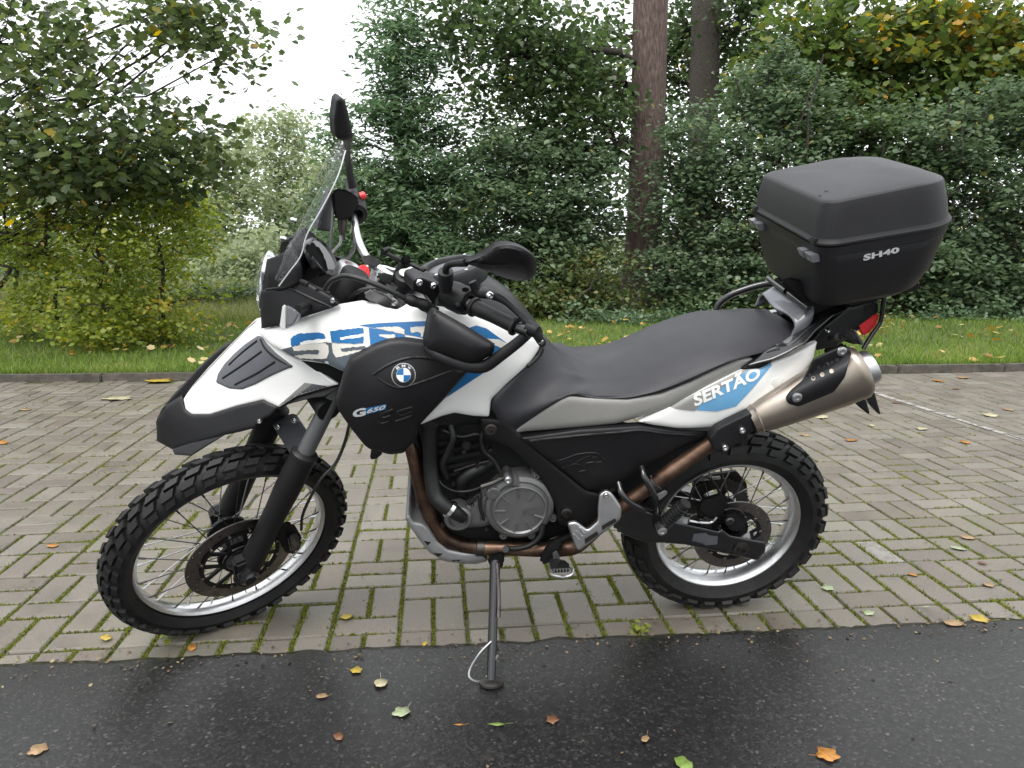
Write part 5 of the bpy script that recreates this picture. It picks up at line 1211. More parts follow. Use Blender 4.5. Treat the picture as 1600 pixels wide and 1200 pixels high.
# beak
BC = c1((287,750,.012),(350,835,.035),(500,835,.062),(700,770,.088),(905,725,.104),(1030,780,.118),(1170,740,.128),(1300,700,.138),(1480,612,.155),(1190,425,.118),(1000,300,.085),(880,205,.062),(850,130,0),(720,240,0),(600,360,0),(470,490,0),(345,630,0),(640,560,.055),(800,500,.078),(700,420,.05),(1100,600,.115),(430,720,.035),
        (75,890,0),(75,1045,.0),(130,780,0),(200,1110,.03),(215,1150,.032),(340,1160,.06),(600,1000,.10),(835,945,.125),(960,850,.125),(270,690,0))
bk = pillow('beak', c1((283,720),(345,625),(470,480),(600,345),(720,225),(800,140),(850,95),(890,88),(892,160),(872,205),(1000,300),(1090,362),(1180,408),(1240,425),(1400,540),(1495,603),(1400,625),(1300,655),(1180,690),(1030,782),(960,750),(908,724),(700,772),(490,838),(350,838),(300,800)), BC, K_WHITE, .006, .004, 6, 2, mirror=True, step=5)
tbk = bvh_of(bk)
poly_decal('grey_print', c1((1020,775),(1230,590),(1300,600),(1440,622),(1300,660),(1180,692)), tbk, K_SEATG, bk, eps=.0014)
poly_decal('dark_print', c1((1100,742),(1290,600),(1440,622),(1300,660),(1180,692)), tbk, K_GREY, bk, eps=.0032)
bs = pillow('beak_skirt', c1((72,890),(130,780),(270,688),(283,750),(300,805),(350,838),(490,838),(700,772),(908,724),(960,750),(1030,780),(965,850),(890,885),(870,910),(838,945),(720,975),(600,1000),(400,1060),(200,1112),(75,1045)), [(x,y,w+.003) for x,y,w in BC], K_PLAST, .006, .005, 6, 2, mirror=True, step=5)
pillow('beak_far_edge', c1((70,892),(110,800),(180,715),(270,622),(400,480),(520,368),(600,306),(650,280),(600,370),(470,500),(360,640),(300,720),(270,760),(150,860)), c1((80,880,-.004),(270,650,-.014),(600,320,-.028)), K_PLAST, .030, .003, 4, 2)
pillow('beak_fin', c1((196,1108),(330,1062),(470,1030),(608,998),(500,1065),(345,1162),(212,1152)), c1((200,1110,.04),(600,1000,.105),(340,1160,.085),(212,1150,.05)), K_PLAST, .02, .004, 4, 2, mirror=True)
pillow('beak_underside', c1((960,850),(1030,785),(1180,700),(1300,665),(1440,628),(1500,612),(1470,645),(1380,700),(1280,712),(1150,745),(1040,778)), c1((1000,800,.115),(1180,710,.122),(1480,620,.15)), K_MATTE, .02, .003, 4, 2, mirror=True)
gr = pillow('beak_grille', c1((868,218),(900,235),(940,290),(1010,360),(1145,463),(1080,487),(960,540),(850,600),(740,643),(640,636),(535,588),(552,520),(600,445),(680,360),(760,290)), [(x,y,w+.004) for x,y,w in BC[:22]], K_GREY, .004, .003, 4, 3, mirror=True, step=4)
tgr = bvh_of(gr)
for pts in (((895,345),(740,455),(590,555)), ((1000,425),(850,520),(685,605)), ((885,250),(920,320),(1000,395),(1130,468)), ((860,262),(760,340),(640,450))):
    tube('grille_groove', [on_surface(tgr, *p, -.0005) for p in c1(*pts)], .0030, K_MATTE, gr, 6, raw=True)
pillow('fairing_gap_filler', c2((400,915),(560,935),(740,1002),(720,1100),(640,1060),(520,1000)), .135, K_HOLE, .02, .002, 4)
bolt((*c1((878,888))[0], .128), K_CHROME, .006, .006)

# nose: black cowl, headlight, screen, instruments, indicator
cw = pillow('nose_cowl', c2((92,372),(140,352),(230,335),(330,268),(430,298),(560,368),(650,425),(705,478),(640,508),(520,545),(420,577),(240,642),(95,668),(84,540)), c2((92,380,.085),(230,335,.10),(430,300,.13),(700,480,.165),(420,577,.15),(240,640,.115),(95,660,.08)), K_PLAST, .012, .006, 6, 3, mirror=True, step=5)
tcw = bvh_of(cw)
tube('cowl_crease', [on_surface(tcw, *p, 0) for p in c2((130,362),(260,345),(340,360),(480,430),(640,500))], .0035, K_PLAST, cw, 8, raw=True)
for a, b in (((345,278),(455,325)), ((520,355),(622,400))):
    tube('cowl_clip', [on_surface(tcw, *p, 0) for p in c2(a, b)], .007, K_MATTE, cw, 10, raw=True, flat=.6)
bolt((*c2((648,448))[0], .168), K_CHROME, .006, .005); bolt((*c2((455,482))[0], .155), K_CHROME, .008, .008)
hh = loft('headlight_housing', [[(411,455,.085),(413,430,.09),(417,405,.085)], [(436,455,.11),(440,428,.115),(436,398,.10)], [(470,440,.13),(468,412,.125),(455,385,.10)], [(478,425,.0),(470,400,.0),(455,380,.0)]], K_PLAST, n=16, m=5)
hc = B(411,443,0); hax = np.array([-1.0,0,.16])
hl = lathe('headlight', [(.0,-.05),(.05,-.045),(.078,-.005),(.081,.004)], hc+np.array([.012,0,0]), hax, K_CHROME, n=40, sx=1.05, sy=1.0)
lathe('headlight_lens', [(.0,.024),(.040,.021),(.066,.011),(.079,.0),(.082,-.012)], hc+np.array([.004,0,0]), hax, K_LENS, hl, 40, sx=1.05, sy=1.0)
scr = loft('windscreen', [[(436,447,.150),(452,425,.158),(470,400,.160),(480,366,.160),(505,322,.148),(528,275,.128),(540,235,.095)], [(428,430,.105),(440,405,.11),(455,378,.112),(470,348,.112),(496,302,.104),(519,262,.090),(536,226,.065)], [(430,400,0),(441,378,0),(452,355,0),(468,326,0),(490,286,0),(510,250,0),(530,217,0)]], K_SHIELD, n=40, m=8, thick=0)
tube('windscreen_edge_glint', [(436,447,.1505),(452,425,.1585),(470,400,.1605),(480,366,.1605),(505,322,.1485),(528,275,.1285),(540,235,.0955)], .0015, K_PRINT, scr, n=6)  # pale rod painted as the bright reflection along the screen's edge
for q in ((459,344,.02),(443,373,.02)): bolt(q, K_CHROME, .006, .008, axis=(-1,-.3,.3))
ins = hull('instrument_panel', [(x,y,w) for x,y in ((474,392),(482,376),(496,382),(508,402),(514,428),(503,434),(488,420)) for w in (.085,-.085)], K_MATTE, bevel=.008)
lathe('speedometer', [(.0,.006),(.046,.006),(.050,.010),(.055,.008),(.056,-.01)], B(503,404,.035), (.85,-.15,.5), K_GLOSSB, ins, 32)
lathe('tachometer', [(.0,.006),(.030,.006),(.034,.010),(.038,.008),(.039,-.01)], B(503,404,-.05), (.85,-.15,.5), K_GLOSSB, ins, 28)
hull('cockpit_floor', [(x,y,w) for x,y in ((480,440),(520,425),(600,470),(560,480),(500,470)) for w in (.10,-.10)], K_MATTE, bevel=.01)
fi = hull('front_indicator', [(x,y,.185) for x,y in c2((285,480),(330,500),(400,548),(408,565),(360,640),(280,675))]+[(x,y,.225) for x,y in c2((290,500),(350,520),(385,555),(345,632),(288,655))], K_LGREY, bevel=.006)
hull('indicator_lens', [(x,y,w) for x,y in c2((258,482),(288,480),(284,676),(268,684),(234,655)) for w in (.180,.222)], K_WHITE, fi, .004)
tube('indicator_stalk', [(*c2((380,515))[0],.195),(*c2((455,483))[0],.155)], .010, K_MATTE, fi, 10)
flip(fi)

# ------------------------------------------------------------------ handlebar group (turns with the fork)
rb = [(614,434,-.03),(594,421,-.075),(574,404,-.125),(560,376,-.19),(553,345,-.25),(550,312,-.33),(549,290,-.385)]
tube('handlebar', rb, .0112, K_SILV, n=14, mp=SB)
lb = [(606,437,.0),(640,446,.05),(662,452,.10),(690,458,.19),(722,470,.28),(768,492,.36),(812,514,.43)]
tube('handlebar', lb, .0112, K_SILV, n=14, mp=SB)
gp = tube('left_grip', [SB(736,478,.305), SB(772,494,.365), SB(806,511,.423)], [.0185,.0165,.0165], K_RUB, raw=True, n=16)
lathe('grip_flange', [(.017,-.004),(.023,-.003),(.023,.003),(.017,.004)], SB(741,480,.313), SB(806,511,.423)-SB(736,478,.305), K_RUB, gp, 18)
lathe('grip_flange', [(.017,-.004),(.021,-.003),(.021,.003),(.017,.004)], SB(804,510,.42), SB(806,511,.423)-SB(736,478,.305), K_RUB, gp, 18)
tube('bar_end', [SB(806,511,.423), SB(829,519,.468)], .0135, K_GLOSSB, raw=True, n=14)
gv = SB(806,511,.423)-SB(736,478,.305)
swg = lathe('left_switchgear', [(.018,-.045),(.030,-.040),(.034,-.02),(.034,.012),(.030,.024),(.018,.026)], SB(719,467,.272), gv, K_MATTE, n=24)
hull('switch_button', [(x,y,w) for x,y in c3((600,455),(650,440),(672,470),(625,490)) for w in (.295,.31)], K_PLAST, swg, .003, mp=SB)
hull('switch_button', [(x,y,w) for x,y in c3((560,560),(600,570),(590,600),(550,590)) for w in (.295,.31)], K_GREY, swg, .003, mp=SB)
tube('clutch_lever', [SB(*p) for p in c3((690,400,.31),(735,480,.32),(830,500,.345),(930,545,.375),(1040,640,.41),(1140,740,.45))], [.009,.012,.010,.007,.0065,.008], K_PLAST, raw=True, n=12, flat=.6)
bolt((*c3((832,512))[0], .362), K_CHROME, .008, .004, mp=SB)
cb = pillow('lever_bracket', c3((222,395),(240,372),(300,365),(450,425),(440,490),(415,560),(402,605),(380,590),(365,550),(330,510),(222,470)), .225, K_PLAST, .04, .006, 5, 3, mp=SB)
for q in c3((275,408,.232),(383,435,.232)): bolt(q, K_CHROME, .008, .004, mp=SB)
tube('clutch_cable', [SB(*p, w) for p, w in zip(c2((590,360),(640,292),(740,255),(860,278),(1000,330),(1120,385),(1225,440)), (.08,.10,.12,.15,.18,.20,.215))], .0062, K_RUB2, raw=True, n=10)
tube('cable_boot', [SB(*p, w) for p, w in zip(c2((1215,430),(1260,445),(1300,460),(1345,475),(1400,505),(1440,540)), (.215,.22,.225,.23,.235,.24))], [.010,.014,.012,.015,.013,.016], K_RUB2, raw=True, n=14, seg=24)
# hand guard: shell, spine and end fixing
HC = c3((345,650,.285),(320,880,.30),(560,1000,.37),(720,1040,.40),(850,960,.42),(860,890,.42),(600,730,.35))
hgd = pillow('hand_guard', c3((352,645),(390,608),(430,630),(640,748),(855,880),(868,915),(850,965),(720,1045),(640,1040),(560,1005),(420,965),(325,930),(312,860),(340,700)), HC, K_PLAST, .006, .018, 26, 4, mp=SB, step=5)
tube('hand_guard_spine', [SB(*p) for p in c3((330,915,.305),(430,985,.34),(600,1050,.38),(720,1068,.405),(800,1055,.42),(900,985,.435),(1040,880,.45),(1160,775,.465))], [.010,.013,.014,.015,.014,.013,.012,.011], K_PLAST, raw=True, n=14, seg=44, flat=.7)
lathe('bar_end_fixing', [(.0,.016),(.012,.014),(.016,.006),(.016,-.012)], SB(*c3((1160,770))[0], .465), gv, K_PLAST, n=16)
tube('hand_guard_stay', [SB(*c3((1170,790))[0], .455), SB(*c3((1200,830))[0], .44), SB(*c3((1235,880))[0], .42)], .010, K_PLAST, raw=True, n=10)
bolt((*c3((1225,868))[0], .44), K_CHROME, .006, .005, mp=SB)
# left mirror
mr_ = pillow('left_mirror', c3((630,243),(700,222),(770,190),(830,145),(880,113),(960,100),(1050,116),(1120,150),(1170,190),(1195,245),(1192,330),(1150,382),(1060,402),(960,375),(850,335),(760,300),(700,278),(640,262)), c3((640,250,.33),(900,220,.38),(1190,280,.42)), K_PLAST, .012, .028, 26, 6, mp=SB, step=5)
tube('mirror_crease', [SB(*p) for p in c3((700,262,.352),(850,272,.388),(1000,266,.412),(1105,262,.424))], .0025, K_PLAST, mr_, 6, raw=True)
tube('mirror_stem', [SB(*p) for p in c3((482,470,.27),(482,330,.275),(490,285,.28),(530,262,.29),(640,252,.33)) ], [.008,.008,.0075,.0075,.009], K_MATTE, raw=True, n=12)
tube('mirror_boot', [SB(*p) for p in c3((482,470,.27),(482,420,.27),(482,320,.275))], [.014,.0175,.0165], K_RUB2, raw=True, n=16)
# right mirror, switchgear, master cylinder, guard
rm = pillow('right_mirror', a2((470,85),(487,66),(512,80),(530,140),(545,210),(556,265),(547,302),(520,298),(480,285),(462,262),(457,180)), -.40, K_PLAST, .028, .012, 9, 3, mp=SB, step=4)
tube('mirror_stem', [SB(*p) for p in a2((528,290,-.38),(530,380,-.36),(542,470,-.345),(556,530,-.335))], [.009,.008,.010,.012], K_MATTE, raw=True, n=10)
hull('brake_master_cylinder', [(x,y,w) for x,y in a2((452,545),(500,530),(560,560),(590,590),(560,640),(545,690),(470,695),(455,640)) for w in (-.30,-.24)], K_MATTE, bevel=.006, mp=SB)
hull('fluid_reservoir', [(x,y,w) for x,y in a2((445,545),(520,540),(525,610),(455,625)) for w in (-.32,-.26)], K_PLAST, bevel=.006, mp=SB)
for q in a2((478,576,-.255),(468,613,-.255)): bolt(q, K_CHROME, .006, .004, mp=SB)
lathe('brake_switch', [(.013,-.02),(.013,.02),(.008,.03),(.008,.05),(0,.05)], SB(*a2((503,710))[0], -.27), SROT@np.array([0,.1,-1]), K_STEEL, n=12)
rg_ = tube('right_grip', [SB(553,318,-.30), SB(548,285,-.42)], .0175, K_RUB, raw=True, n=14)
lathe('right_switchgear', [(.018,-.03),(.030,-.025),(.032,.02),(.018,.03)], SB(556,328,-.285), SB(548,285,-.42)-SB(553,318,-.30), K_MATTE, n=18)
lathe('kill_switch', [(.011,-.006),(.011,.006),(.007,.010),(0,.010)], SB(566,306,-.30), SROT@np.array([1,-.2,.3]), K_RED, n=14)
pillow('right_hand_guard', a2((370,745),(385,680),(430,560),(445,540),(450,600),(440,752)), [(497,350,-.30),(515,300,-.40),(516,360,-.30)], K_PLAST, .02, .004, 6, 3, mp=SB)
# cables to the right bar
tube('brake_line', [SB(*p) for p in a2((440,545,-.27),(452,640,-.25),(445,780,-.18),(430,900,-.10),(420,1030,-.03))], .0042, K_RUB2, raw=True, n=8)
tube('throttle_cable', [SB(*p) for p in a2((495,775,-.24),(490,815,-.20),(450,860,-.14),(425,930,-.08),(415,1010,.0))], .0042, K_CAST, raw=True, n=8)
tube('wiring_loom', [SB(*p) for p in a2((560,700,-.24),(562,830,-.17),(530,890,-.10),(490,930,-.06),(480,960,-.03))], .0052, K_RUB2, raw=True, n=8)
tube('throttle_cable', [SB(*p) for p in c2((760,455,.05),(820,400,.08),(880,365,.10),(1000,352,.12),(1080,380,.13))], .0055, K_RUB2, raw=True, n=8)
# yoke, risers, ignition, key
yk = hull('top_yoke', [(x,y,w) for x,y in c2((890,410),(960,360),(1060,400),(1140,480),(1145,520),(1060,520),(960,470)) for w in (.10,.13)]+[(x,y,-.12) for x,y in ((578,420),(596,414),(606,430),(592,440))], K_CAST, bevel=.008, mp=SB)
lathe('fork_cap', [(.027,-.02),(.027,.006),(.022,.010),(.016,.010),(.015,.004),(.008,.004),(.007,.012),(0,.012)], SB(*c2((1085,462))[0], .105), SROT@UA, K_SILV, n=24)
hull('bar_riser', [(x,y,w) for x,y in c2((860,110),(915,86),(1020,125),(1028,150),(985,200),(930,165),(870,140)) for w in (-.055,-.025)], K_CAST, bevel=.006, mp=SB)
hull('bar_riser', [(x,y,w) for x,y in c2((985,235),(1030,225),(1130,250),(1140,290),(1080,330),(1000,290)) for w in (.025,.055)], K_CAST, bevel=.006, mp=SB)
ig = lathe('ignition_lock', [(.036,-.04),(.036,.0),(.032,.008),(.020,.010),(.018,.004),(0,.004)], SB(*c2((790,200))[0], -.01), SROT@UA, K_SILV, n=24)
lathe('ignition_housing', [(.032,-.05),(.034,-.03),(.034,.03),(.030,.036),(0,.036)], SB(*c2((790,320))[0], .03), SROT@UA, K_MATTE, n=24)
ky = SB(*c2((890,232))[0], .0)
lathe('ignition_key', [(.0,-.005),(.014,-.005),(.016,-.002),(.016,.002),(.014,.005),(0,.005)], ky, (.2,-.9,.3), K_RED, n=18, sy=1.25)
tube('key_blade', [ky, SB(*c2((830,215))[0], -.005)], .004, K_SILV, raw=True, n=6)
lathe('steering_nut_cap', [(.024,-.012),(.026,.0),(.026,.010),(.021,.013),(.0,.013)], SB(*c2((1215,285))[0], .10), SROT@np.array([.1,-.1,1]), K_PLAST, n=22)
lathe('cap_insert', [(.016,.0135),(.016,.016),(0,.016)], SB(*c2((1212,272))[0], .10), SROT@np.array([.1,-.1,1]), K_CREAM, n=16)
# phone cradle on the bar
tube('phone_cradle_arm', [SB(*p) for p in c2((1045,70,.02),(1190,135,.05),(1350,205,.09))], .0055, K_PLAST, raw=True, n=8)
hull('phone_cradle_clamp', [(x,y,w) for x,y in c2((1180,95),(1230,85),(1270,125),(1255,165),(1190,165)) for w in (.04,.07)], K_PLAST, bevel=.005, mp=SB)
tube('phone_cradle_post', [SB(*p) for p in c2((1195,150,.055),(1170,220,.055),(1140,300,.05))], [.009,.012,.011], K_PLAST, raw=True, n=10)
for a, b in (((1040,60),(1090,42)), ((1300,240),(1375,195)), ((1040,75),(1045,58))): tube('phone_cradle_claw', [SB(*c2(a)[0], .03 if a[0] < 1200 else .085), SB(*c2(b)[0], .02 if a[0] < 1200 else .09)], .006, K_PLAST, raw=True, n=8)

# ------------------------------------------------------------------ tail
tc_ = loft('tail_cover', [[(1236,530,.125),(1258,518,.122),(1270,500,.115)], [(1242,510,.120),(1258,498,.118),(1272,484,.110)], [(1232,492,.085),(1252,480,.082),(1266,468,.075)], [(1208,480,0),(1228,466,0),(1244,456,0)]], K_TAIL, n=14, m=6)
ttc = bvh_of(tc_); poly_decal('tail_cover_inset', c7((600,235),(650,225),(740,255),(840,300),(770,368),(700,320)), ttc, K_GREY, tc_, eps=.0016)
gl_ = pillow('grab_rail', c7((365,722),(400,680),(445,648),(520,592),(600,560),(690,545),(760,495),(850,415),(960,335),(1130,258),(1165,275),(1010,352),(900,450),(820,540),(700,610),(590,660),(470,690)), c7((380,715,.172),(640,600,.165),(820,480,.150),(1140,270,.11)), K_GLOSSB, .022, .007, 5, 3)
tube('grab_rail', [(1119,486,-.165),(1123,476,-.168),(1134,466,-.168),(1152,457,-.165),(1188,446,-.155),(1222,442,-.13),(1260,440,-.10)], .0105, K_GLOSSB, n=12, flat=.7)
poly_decal('rail_slot', c7((540,600),(590,580),(640,570),(640,582),(600,590),(545,606)), bvh_of(gl_), K_HOLE, gl_, eps=.001)
pillow('rail_foot', c7((355,724),(440,660),(590,640),(590,662),(500,720),(430,735)), .165, K_MATTE, .02, .003, 4)
tl = pillow('tail_fairing', c7((870,520),(960,420),(1130,282),(1350,225),(1352,312),(1190,402),(1130,430),(1060,560),(980,570),(905,590)), c7((900,560,.11),(1100,330,.09),(1340,260,.065)), K_PLAST, .03, .005, 6, 3, mirror=True)
hull('tail_body', [(x,y,w) for x,y in c7((880,500),(960,400),(1130,270),(1345,225),(1345,330),(1200,430),(1050,560),(930,580)) for w in (.08,-.08)], K_MATTE, bevel=.008)
tlt = hull('tail_light', [(x,y,w) for x,y in c7((1190,402),(1352,312),(1345,385),(1305,440),(1240,490),(1222,470)) for w in (.078,-.078)], K_RED, bevel=.006)
bolt((*c7((985,445))[0], .125), K_CHROME, .007, .006)
tube('rack_hoop', [(*p, w) for p, w in zip(c7((1395,180),(1385,250),(1365,380),(1300,480),(1240,580)), (.085,.085,.085,.09,.10))], .006, K_GLOSSB, n=10, mirror=True)
ri = hull('rear_indicator', [(x,y,.165) for x,y in c7((1045,478),(1120,425),(1175,430),(1245,548),(1210,558),(1070,515))]+[(x,y,.20) for x,y in c7((1080,482),(1130,445),(1165,450),(1210,530),(1120,515))], K_PLAST, bevel=.006)
hull('indicator_lens', [(x,y,w) for x,y in c7((1180,432),(1250,548),(1232,558),(1165,440)) for w in (.165,.195)], K_GREY, ri, .003)
tube('indicator_stalk', [(*c7((1060,490))[0],.175),(*c7((1010,500))[0],.12)], .009, K_MATTE, ri, 10)
pillow('number_plate_holder', c7((1225,880),(1300,815),(1325,900),(1368,1052),(1345,1045),(1290,985)), .02, K_GLOSSB, .03, .002, 3, 2)
hull('plate_arm', [(x,y,w) for x,y in ((1285,545),(1320,535),(1352,600),(1345,622),(1330,612)) for w in (.045,-.045)], K_MATTE, bevel=.006)
pillow('mud_flap', c7((1138,932),(1180,905),(1225,882),(1265,960),(1288,1040),(1275,1047),(1220,1005)), .055, K_PLAST, .02, .002, 3, 2)
hull('seat_base', [(x,y,w) for x,y in ((1170,578),(1215,545),(1245,518),(1262,500),(1275,520),(1230,556),(1190,574)) for w in (.095,-.095)], K_MATTE, bevel=.01)
# rack under the case
hull('luggage_rack', [(x,y,w) for x,y in c7((640,90),(700,60),(900,200),(1380,185),(1390,215),(1130,262),(880,330),(800,240)) for w in (.085,-.085)], K_MATTE, bevel=.006)
for k in range(5):
    x, y = (1240+6*k, 449+5.5*k); hull('rack_tooth', [(x-2,y-3,.05-.02*k),(x+3,y-3,.05-.02*k),(x-2,y+5,.05-.02*k),(x+3,y+5,.05-.02*k),(x-2,y-3,.04-.02*k),(x+3,y+5,.04-.02*k)], K_GREY, bevel=0)

# ------------------------------------------------------------------ top case
ct, sn = math.cos(R(9)), math.sin(R(9)); CO = np.array([.040, 0, 1.070])
def CP(x, w, z): return CO+np.array([x*ct-z*sn*1.0, -w, x*sn+z*ct])
def section(x0, x1, w, z, rf, rb_, n=10, crown=0, dip=0, sl=0):
    """rounded rectangle, front corners rf, rear corners rb_ (plan view), as a ring of points"""
    P = []
    for (cx_, cw_, r, a0) in ((x1-rb_, w-rb_, rb_, 0), (x0+rf, w-rf, rf, 90), (x0+rf, -w+rf, rf, 180), (x1-rb_, -w+rb_, rb_, 270)):
        for k in range(n+1):
            a = R(a0+90*k/n); P.append((cx_+r*math.cos(a), cw_+r*math.sin(a)))
    return [CP(x, ww, z+crown*(1-(ww/w)**2)+dip*((x-x0)/(x1-x0))**3+sl*(x-.17)) for x, ww in P]
def ring_mesh(name, secs, mat, parent, cap0=True, cap1=True, angle=30):
    bm = bmesh.new(); rg = [[bm.verts.new(p) for p in s] for s in secs]; n = len(rg[0])
    for a, b in zip(rg[:-1], rg[1:]):
        for j in range(n): bm.faces.new((a[j], a[(j+1)%n], b[(j+1)%n], b[j]))
    def cap(r):
        c = bm.verts.new(np.mean([tuple(v.co) for v in r], axis=0))
        for j in range(n): bm.faces.new((r[j], r[(j+1)%n], c))
    if cap0: cap(rg[0])
    if cap1: cap(rg[-1])
    return bm_obj(name, bm, mat, parent, angle=angle)
case = ring_mesh('top_case', [section(.060,.275,.145,-.006,.05,.09), section(.040,.302,.172,.002,.05,.10), section(.033,.318,.186,.016,.05,.10), section(.026,.340,.203,.062,.05,.105), section(.018,.356,.215,.125,.045,.11), section(.016,.360,.218,.146,.045,.11), section(.0165,.3595,.2175,.1475,.045,.11), section(.0145,.362,.2195,.149,.045,.11), section(.012,.366,.222,.172,.045,.11,sl=.02)], K_CASE, bike, cap1=False)
lid = ring_mesh('case_lid', [section(.010,.368,.224,.173,.045,.11), section(.010,.368,.224,.178,.045,.11), section(.0155,.363,.2185,.186,.045,.11), section(.016,.3625,.218,.188,.045,.11), section(.020,.360,.2135,.222,.045,.11,dip=-.002), section(.028,.354,.206,.256,.042,.11,dip=-.010,sl=.05), section(.0315,.351,.2035,.270,.040,.108,dip=-.018,crown=.001,sl=.07), section(.0335,.349,.2015,.2755,.038,.106,dip=-.021,crown=.001,sl=.075), section(.0375,.345,.1975,.2785,.036,.104,dip=-.022,crown=.002,sl=.075), section(.044,.340,.191,.2795,.032,.10,dip=-.021,crown=.002,sl=.075), section(.070,.318,.168,.2800,.03,.09,dip=-.010,crown=.004,sl=.075), section(.12,.26,.11,.2815,.03,.06,dip=-.004,crown=.006,sl=.075)], K_CASE, case, cap0=False)
tub = bvh_of(case)
text_decal('lettering', 'SH40', a8((915,752),(1142,697),(1140,662),(918,712)), tub, K_PRINT, case, .045, eps=.0022, space=1.05)
for w in (.158, -.158):
    for d0, d1 in ((-.030,-.003), (.003,.030)): hull('case_hinge', [CP(x+zz*.3, w+dw, z) for x in (-.004,.024) for dw in (d0*1.15, d1*1.15) for z, zz in ((.130,.03),(.151,0))], K_TAIL, case, .0015, raw=True)
    hull('lid_catch', [CP(x, w+dw+.02*np.sign(w), z) for x in (.008,.022) for dw in (-.014,.014) for z in (.170,.187)], K_CASE, lid, .003, raw=True)
tlid = bvh_of(lid)
for x, y in ((1291,299),(1281,306),(1204,264),(1195,270)):
    try: poly_decal('lid_screw_hole', [(x+3.4*math.cos(k*.785), y+1.6*math.sin(k*.785)) for k in range(8)], tlid, K_HOLE, lid, eps=.001, cut=20)
    except Exception: pass
hull('case_foot_plate', [CP(x, w, z) for x in (.03,.34) for w in (-.10,.10) for z in (-.03,-.002)], K_MATTE, case, .006, raw=True)
for k in range(2): tube('mounting_rail', [CP(.03+.0*k, .14-.14*k-.01, -.012), CP(.03, .01-.14*k, -.012)], .007, K_GLOSSB, case, 8, raw=True)
# ------------------------------------------------------------------ fallen leaves
def litter_mat(name, c, rough=.45):
    m, t, b = node_mat(name); tc = N(t, 'ShaderNodeTexCoord')
    n = N(t, 'ShaderNodeTexNoise', Scale=55.0, Detail=6.0, Roughness=.7); t.links.new(tc.outputs['Object'], n.inputs['Vector'])
    c = np.array(c)*.72; r = ramp(t, n.outputs['Fac'], [(.30, tuple(c*.45)), (.48, tuple(c)), (.7, tuple(np.clip(c*1.25,0,.9)))])
    t.links.new(r.outputs[0], b.inputs['Base Color']); b.inputs['Roughness'].default_value = rough; return m
LF = {'yellow': litter_mat('yellow_leaf', (.50,.36,.05)), 'pale': litter_mat('pale_leaf', (.52,.47,.30)), 'green': litter_mat('green_leaf', (.20,.30,.06)), 'palegreen': litter_mat('pale_green_leaf', (.38,.44,.26)),
      'orange': litter_mat('orange_leaf', (.48,.21,.04)), 'brown': litter_mat('brown_leaf', (.20,.085,.040)), 'tan': litter_mat('tan_leaf', (.38,.25,.13))}
def fallen(px, py, size, kind, mat, label, group=None, z=None, curl=1.0, rot=None):
    if py > 900: size *= .8
    r = random.Random(int(px*7+py*13)); P0 = G(px, py, z or 0); on_road = P0[1] < edge_y(P0[0])
    if z is None: z = .0085 if on_road else .003
    P0 = G(px, py, z)
    if kind == 'lance': V0, F0_ = LANCE
    else:      # rounded, wavy-edged blade; lobed for the maple kinds
        n_ = 22; lob = .16 if kind == 'maple' else .05; asp = .92 if kind == 'maple' else r.uniform(.58,.8); ph = r.uniform(0,6)
        V0 = [(asp*.5*math.cos(t)*(1+lob*math.cos(5*t+1.57)+r.uniform(-.05,.05)), .5+.5*math.sin(t)*(1+lob*math.cos(5*t+1.57)+r.uniform(-.05,.05)), 0) for t in np.linspace(-math.pi/2, 1.5*math.pi, n_, endpoint=False)]+[(0,.5,0)]
        F0_ = [(i, (i+1) % n_, n_) for i in range(n_)]
    V = []
    for v in V0:
        x, y = v[0]+r.uniform(-.03,.03), v[1]-.5+r.uniform(-.03,.03)
        V.append((x*size, y*size, size*curl*(.04+.28*x*x+.16*max(0,y)**2*r.uniform(.3,1.5)+r.uniform(0,.03))))
    n = len(V); s = size     # stalk
    V += [(-.012*s,-.5*s,.05*s),(.012*s,-.5*s,.05*s),(.05*s,-.95*s,.16*s*curl),(.035*s,-.95*s,.16*s*curl)]
    me_v = np.array(V); me_v[:,2] -= me_v[:,2].min()-.001
    o = mesh_obj('fallen_leaf', me_v, [tuple(f) for f in F0_]+[(n,n+1,n+2,n+3)], LF[mat])
    md = o.modifiers.new('thickness', 'SOLIDIFY'); md.thickness = .0006
    o.location = tuple(P0); o.rotation_euler = (r.uniform(-.06,.06), r.uniform(-.06,.06), rot if rot is not None else r.uniform(0,6.28))
    tag(o, label, 'leaf', group); return o
fallen(595,1068,.055,'oval','pale','pale yellow leaf with upright stalk on the wet asphalt',curl=1.4,rot=3.3)
fallen(628,1113,.055,'maple','palegreen','pale green leaf on the wet asphalt beside the pale yellow one',rot=2.6)
fallen(557,1048,.040,'maple','yellow','small yellow brown leaf on the asphalt close to the paving edge, behind the pale leaf')
fallen(503,1088,.036,'oval','tan','small tan leaf on the asphalt between front wheel and stand')
fallen(529,1151,.036,'oval','brown','reddish brown leaf on the asphalt, further out than the tan one')
fallen(717,1133,.034,'lance','orange','narrow orange brown leaf on the asphalt beside the green stem',rot=1.6)
fallen(776,1132,.055,'lance','green','thin green stem lying on the asphalt near the stand foot',rot=1.6,curl=.3)
fallen(863,1125,.040,'maple','brown','dark red brown leaf on the asphalt beyond the stand foot')
fallen(1008,1156,.036,'oval','tan','curled tan leaf on the asphalt below the rear wheel',curl=2)
fallen(1293,1180,.062,'maple','orange','large orange leaf on the open asphalt')
fallen(1068,1196,.060,'oval','green','fresh bright green leaf on the asphalt',curl=1.6,rot=.4)
fallen(60,1172,.05,'maple','tan','brown leaf on the asphalt in front of the front wheel')
fallen(1490,974,.075,'oval','tan','broad tan leaf on the asphalt edge, next to a yellow one',rot=1.7)
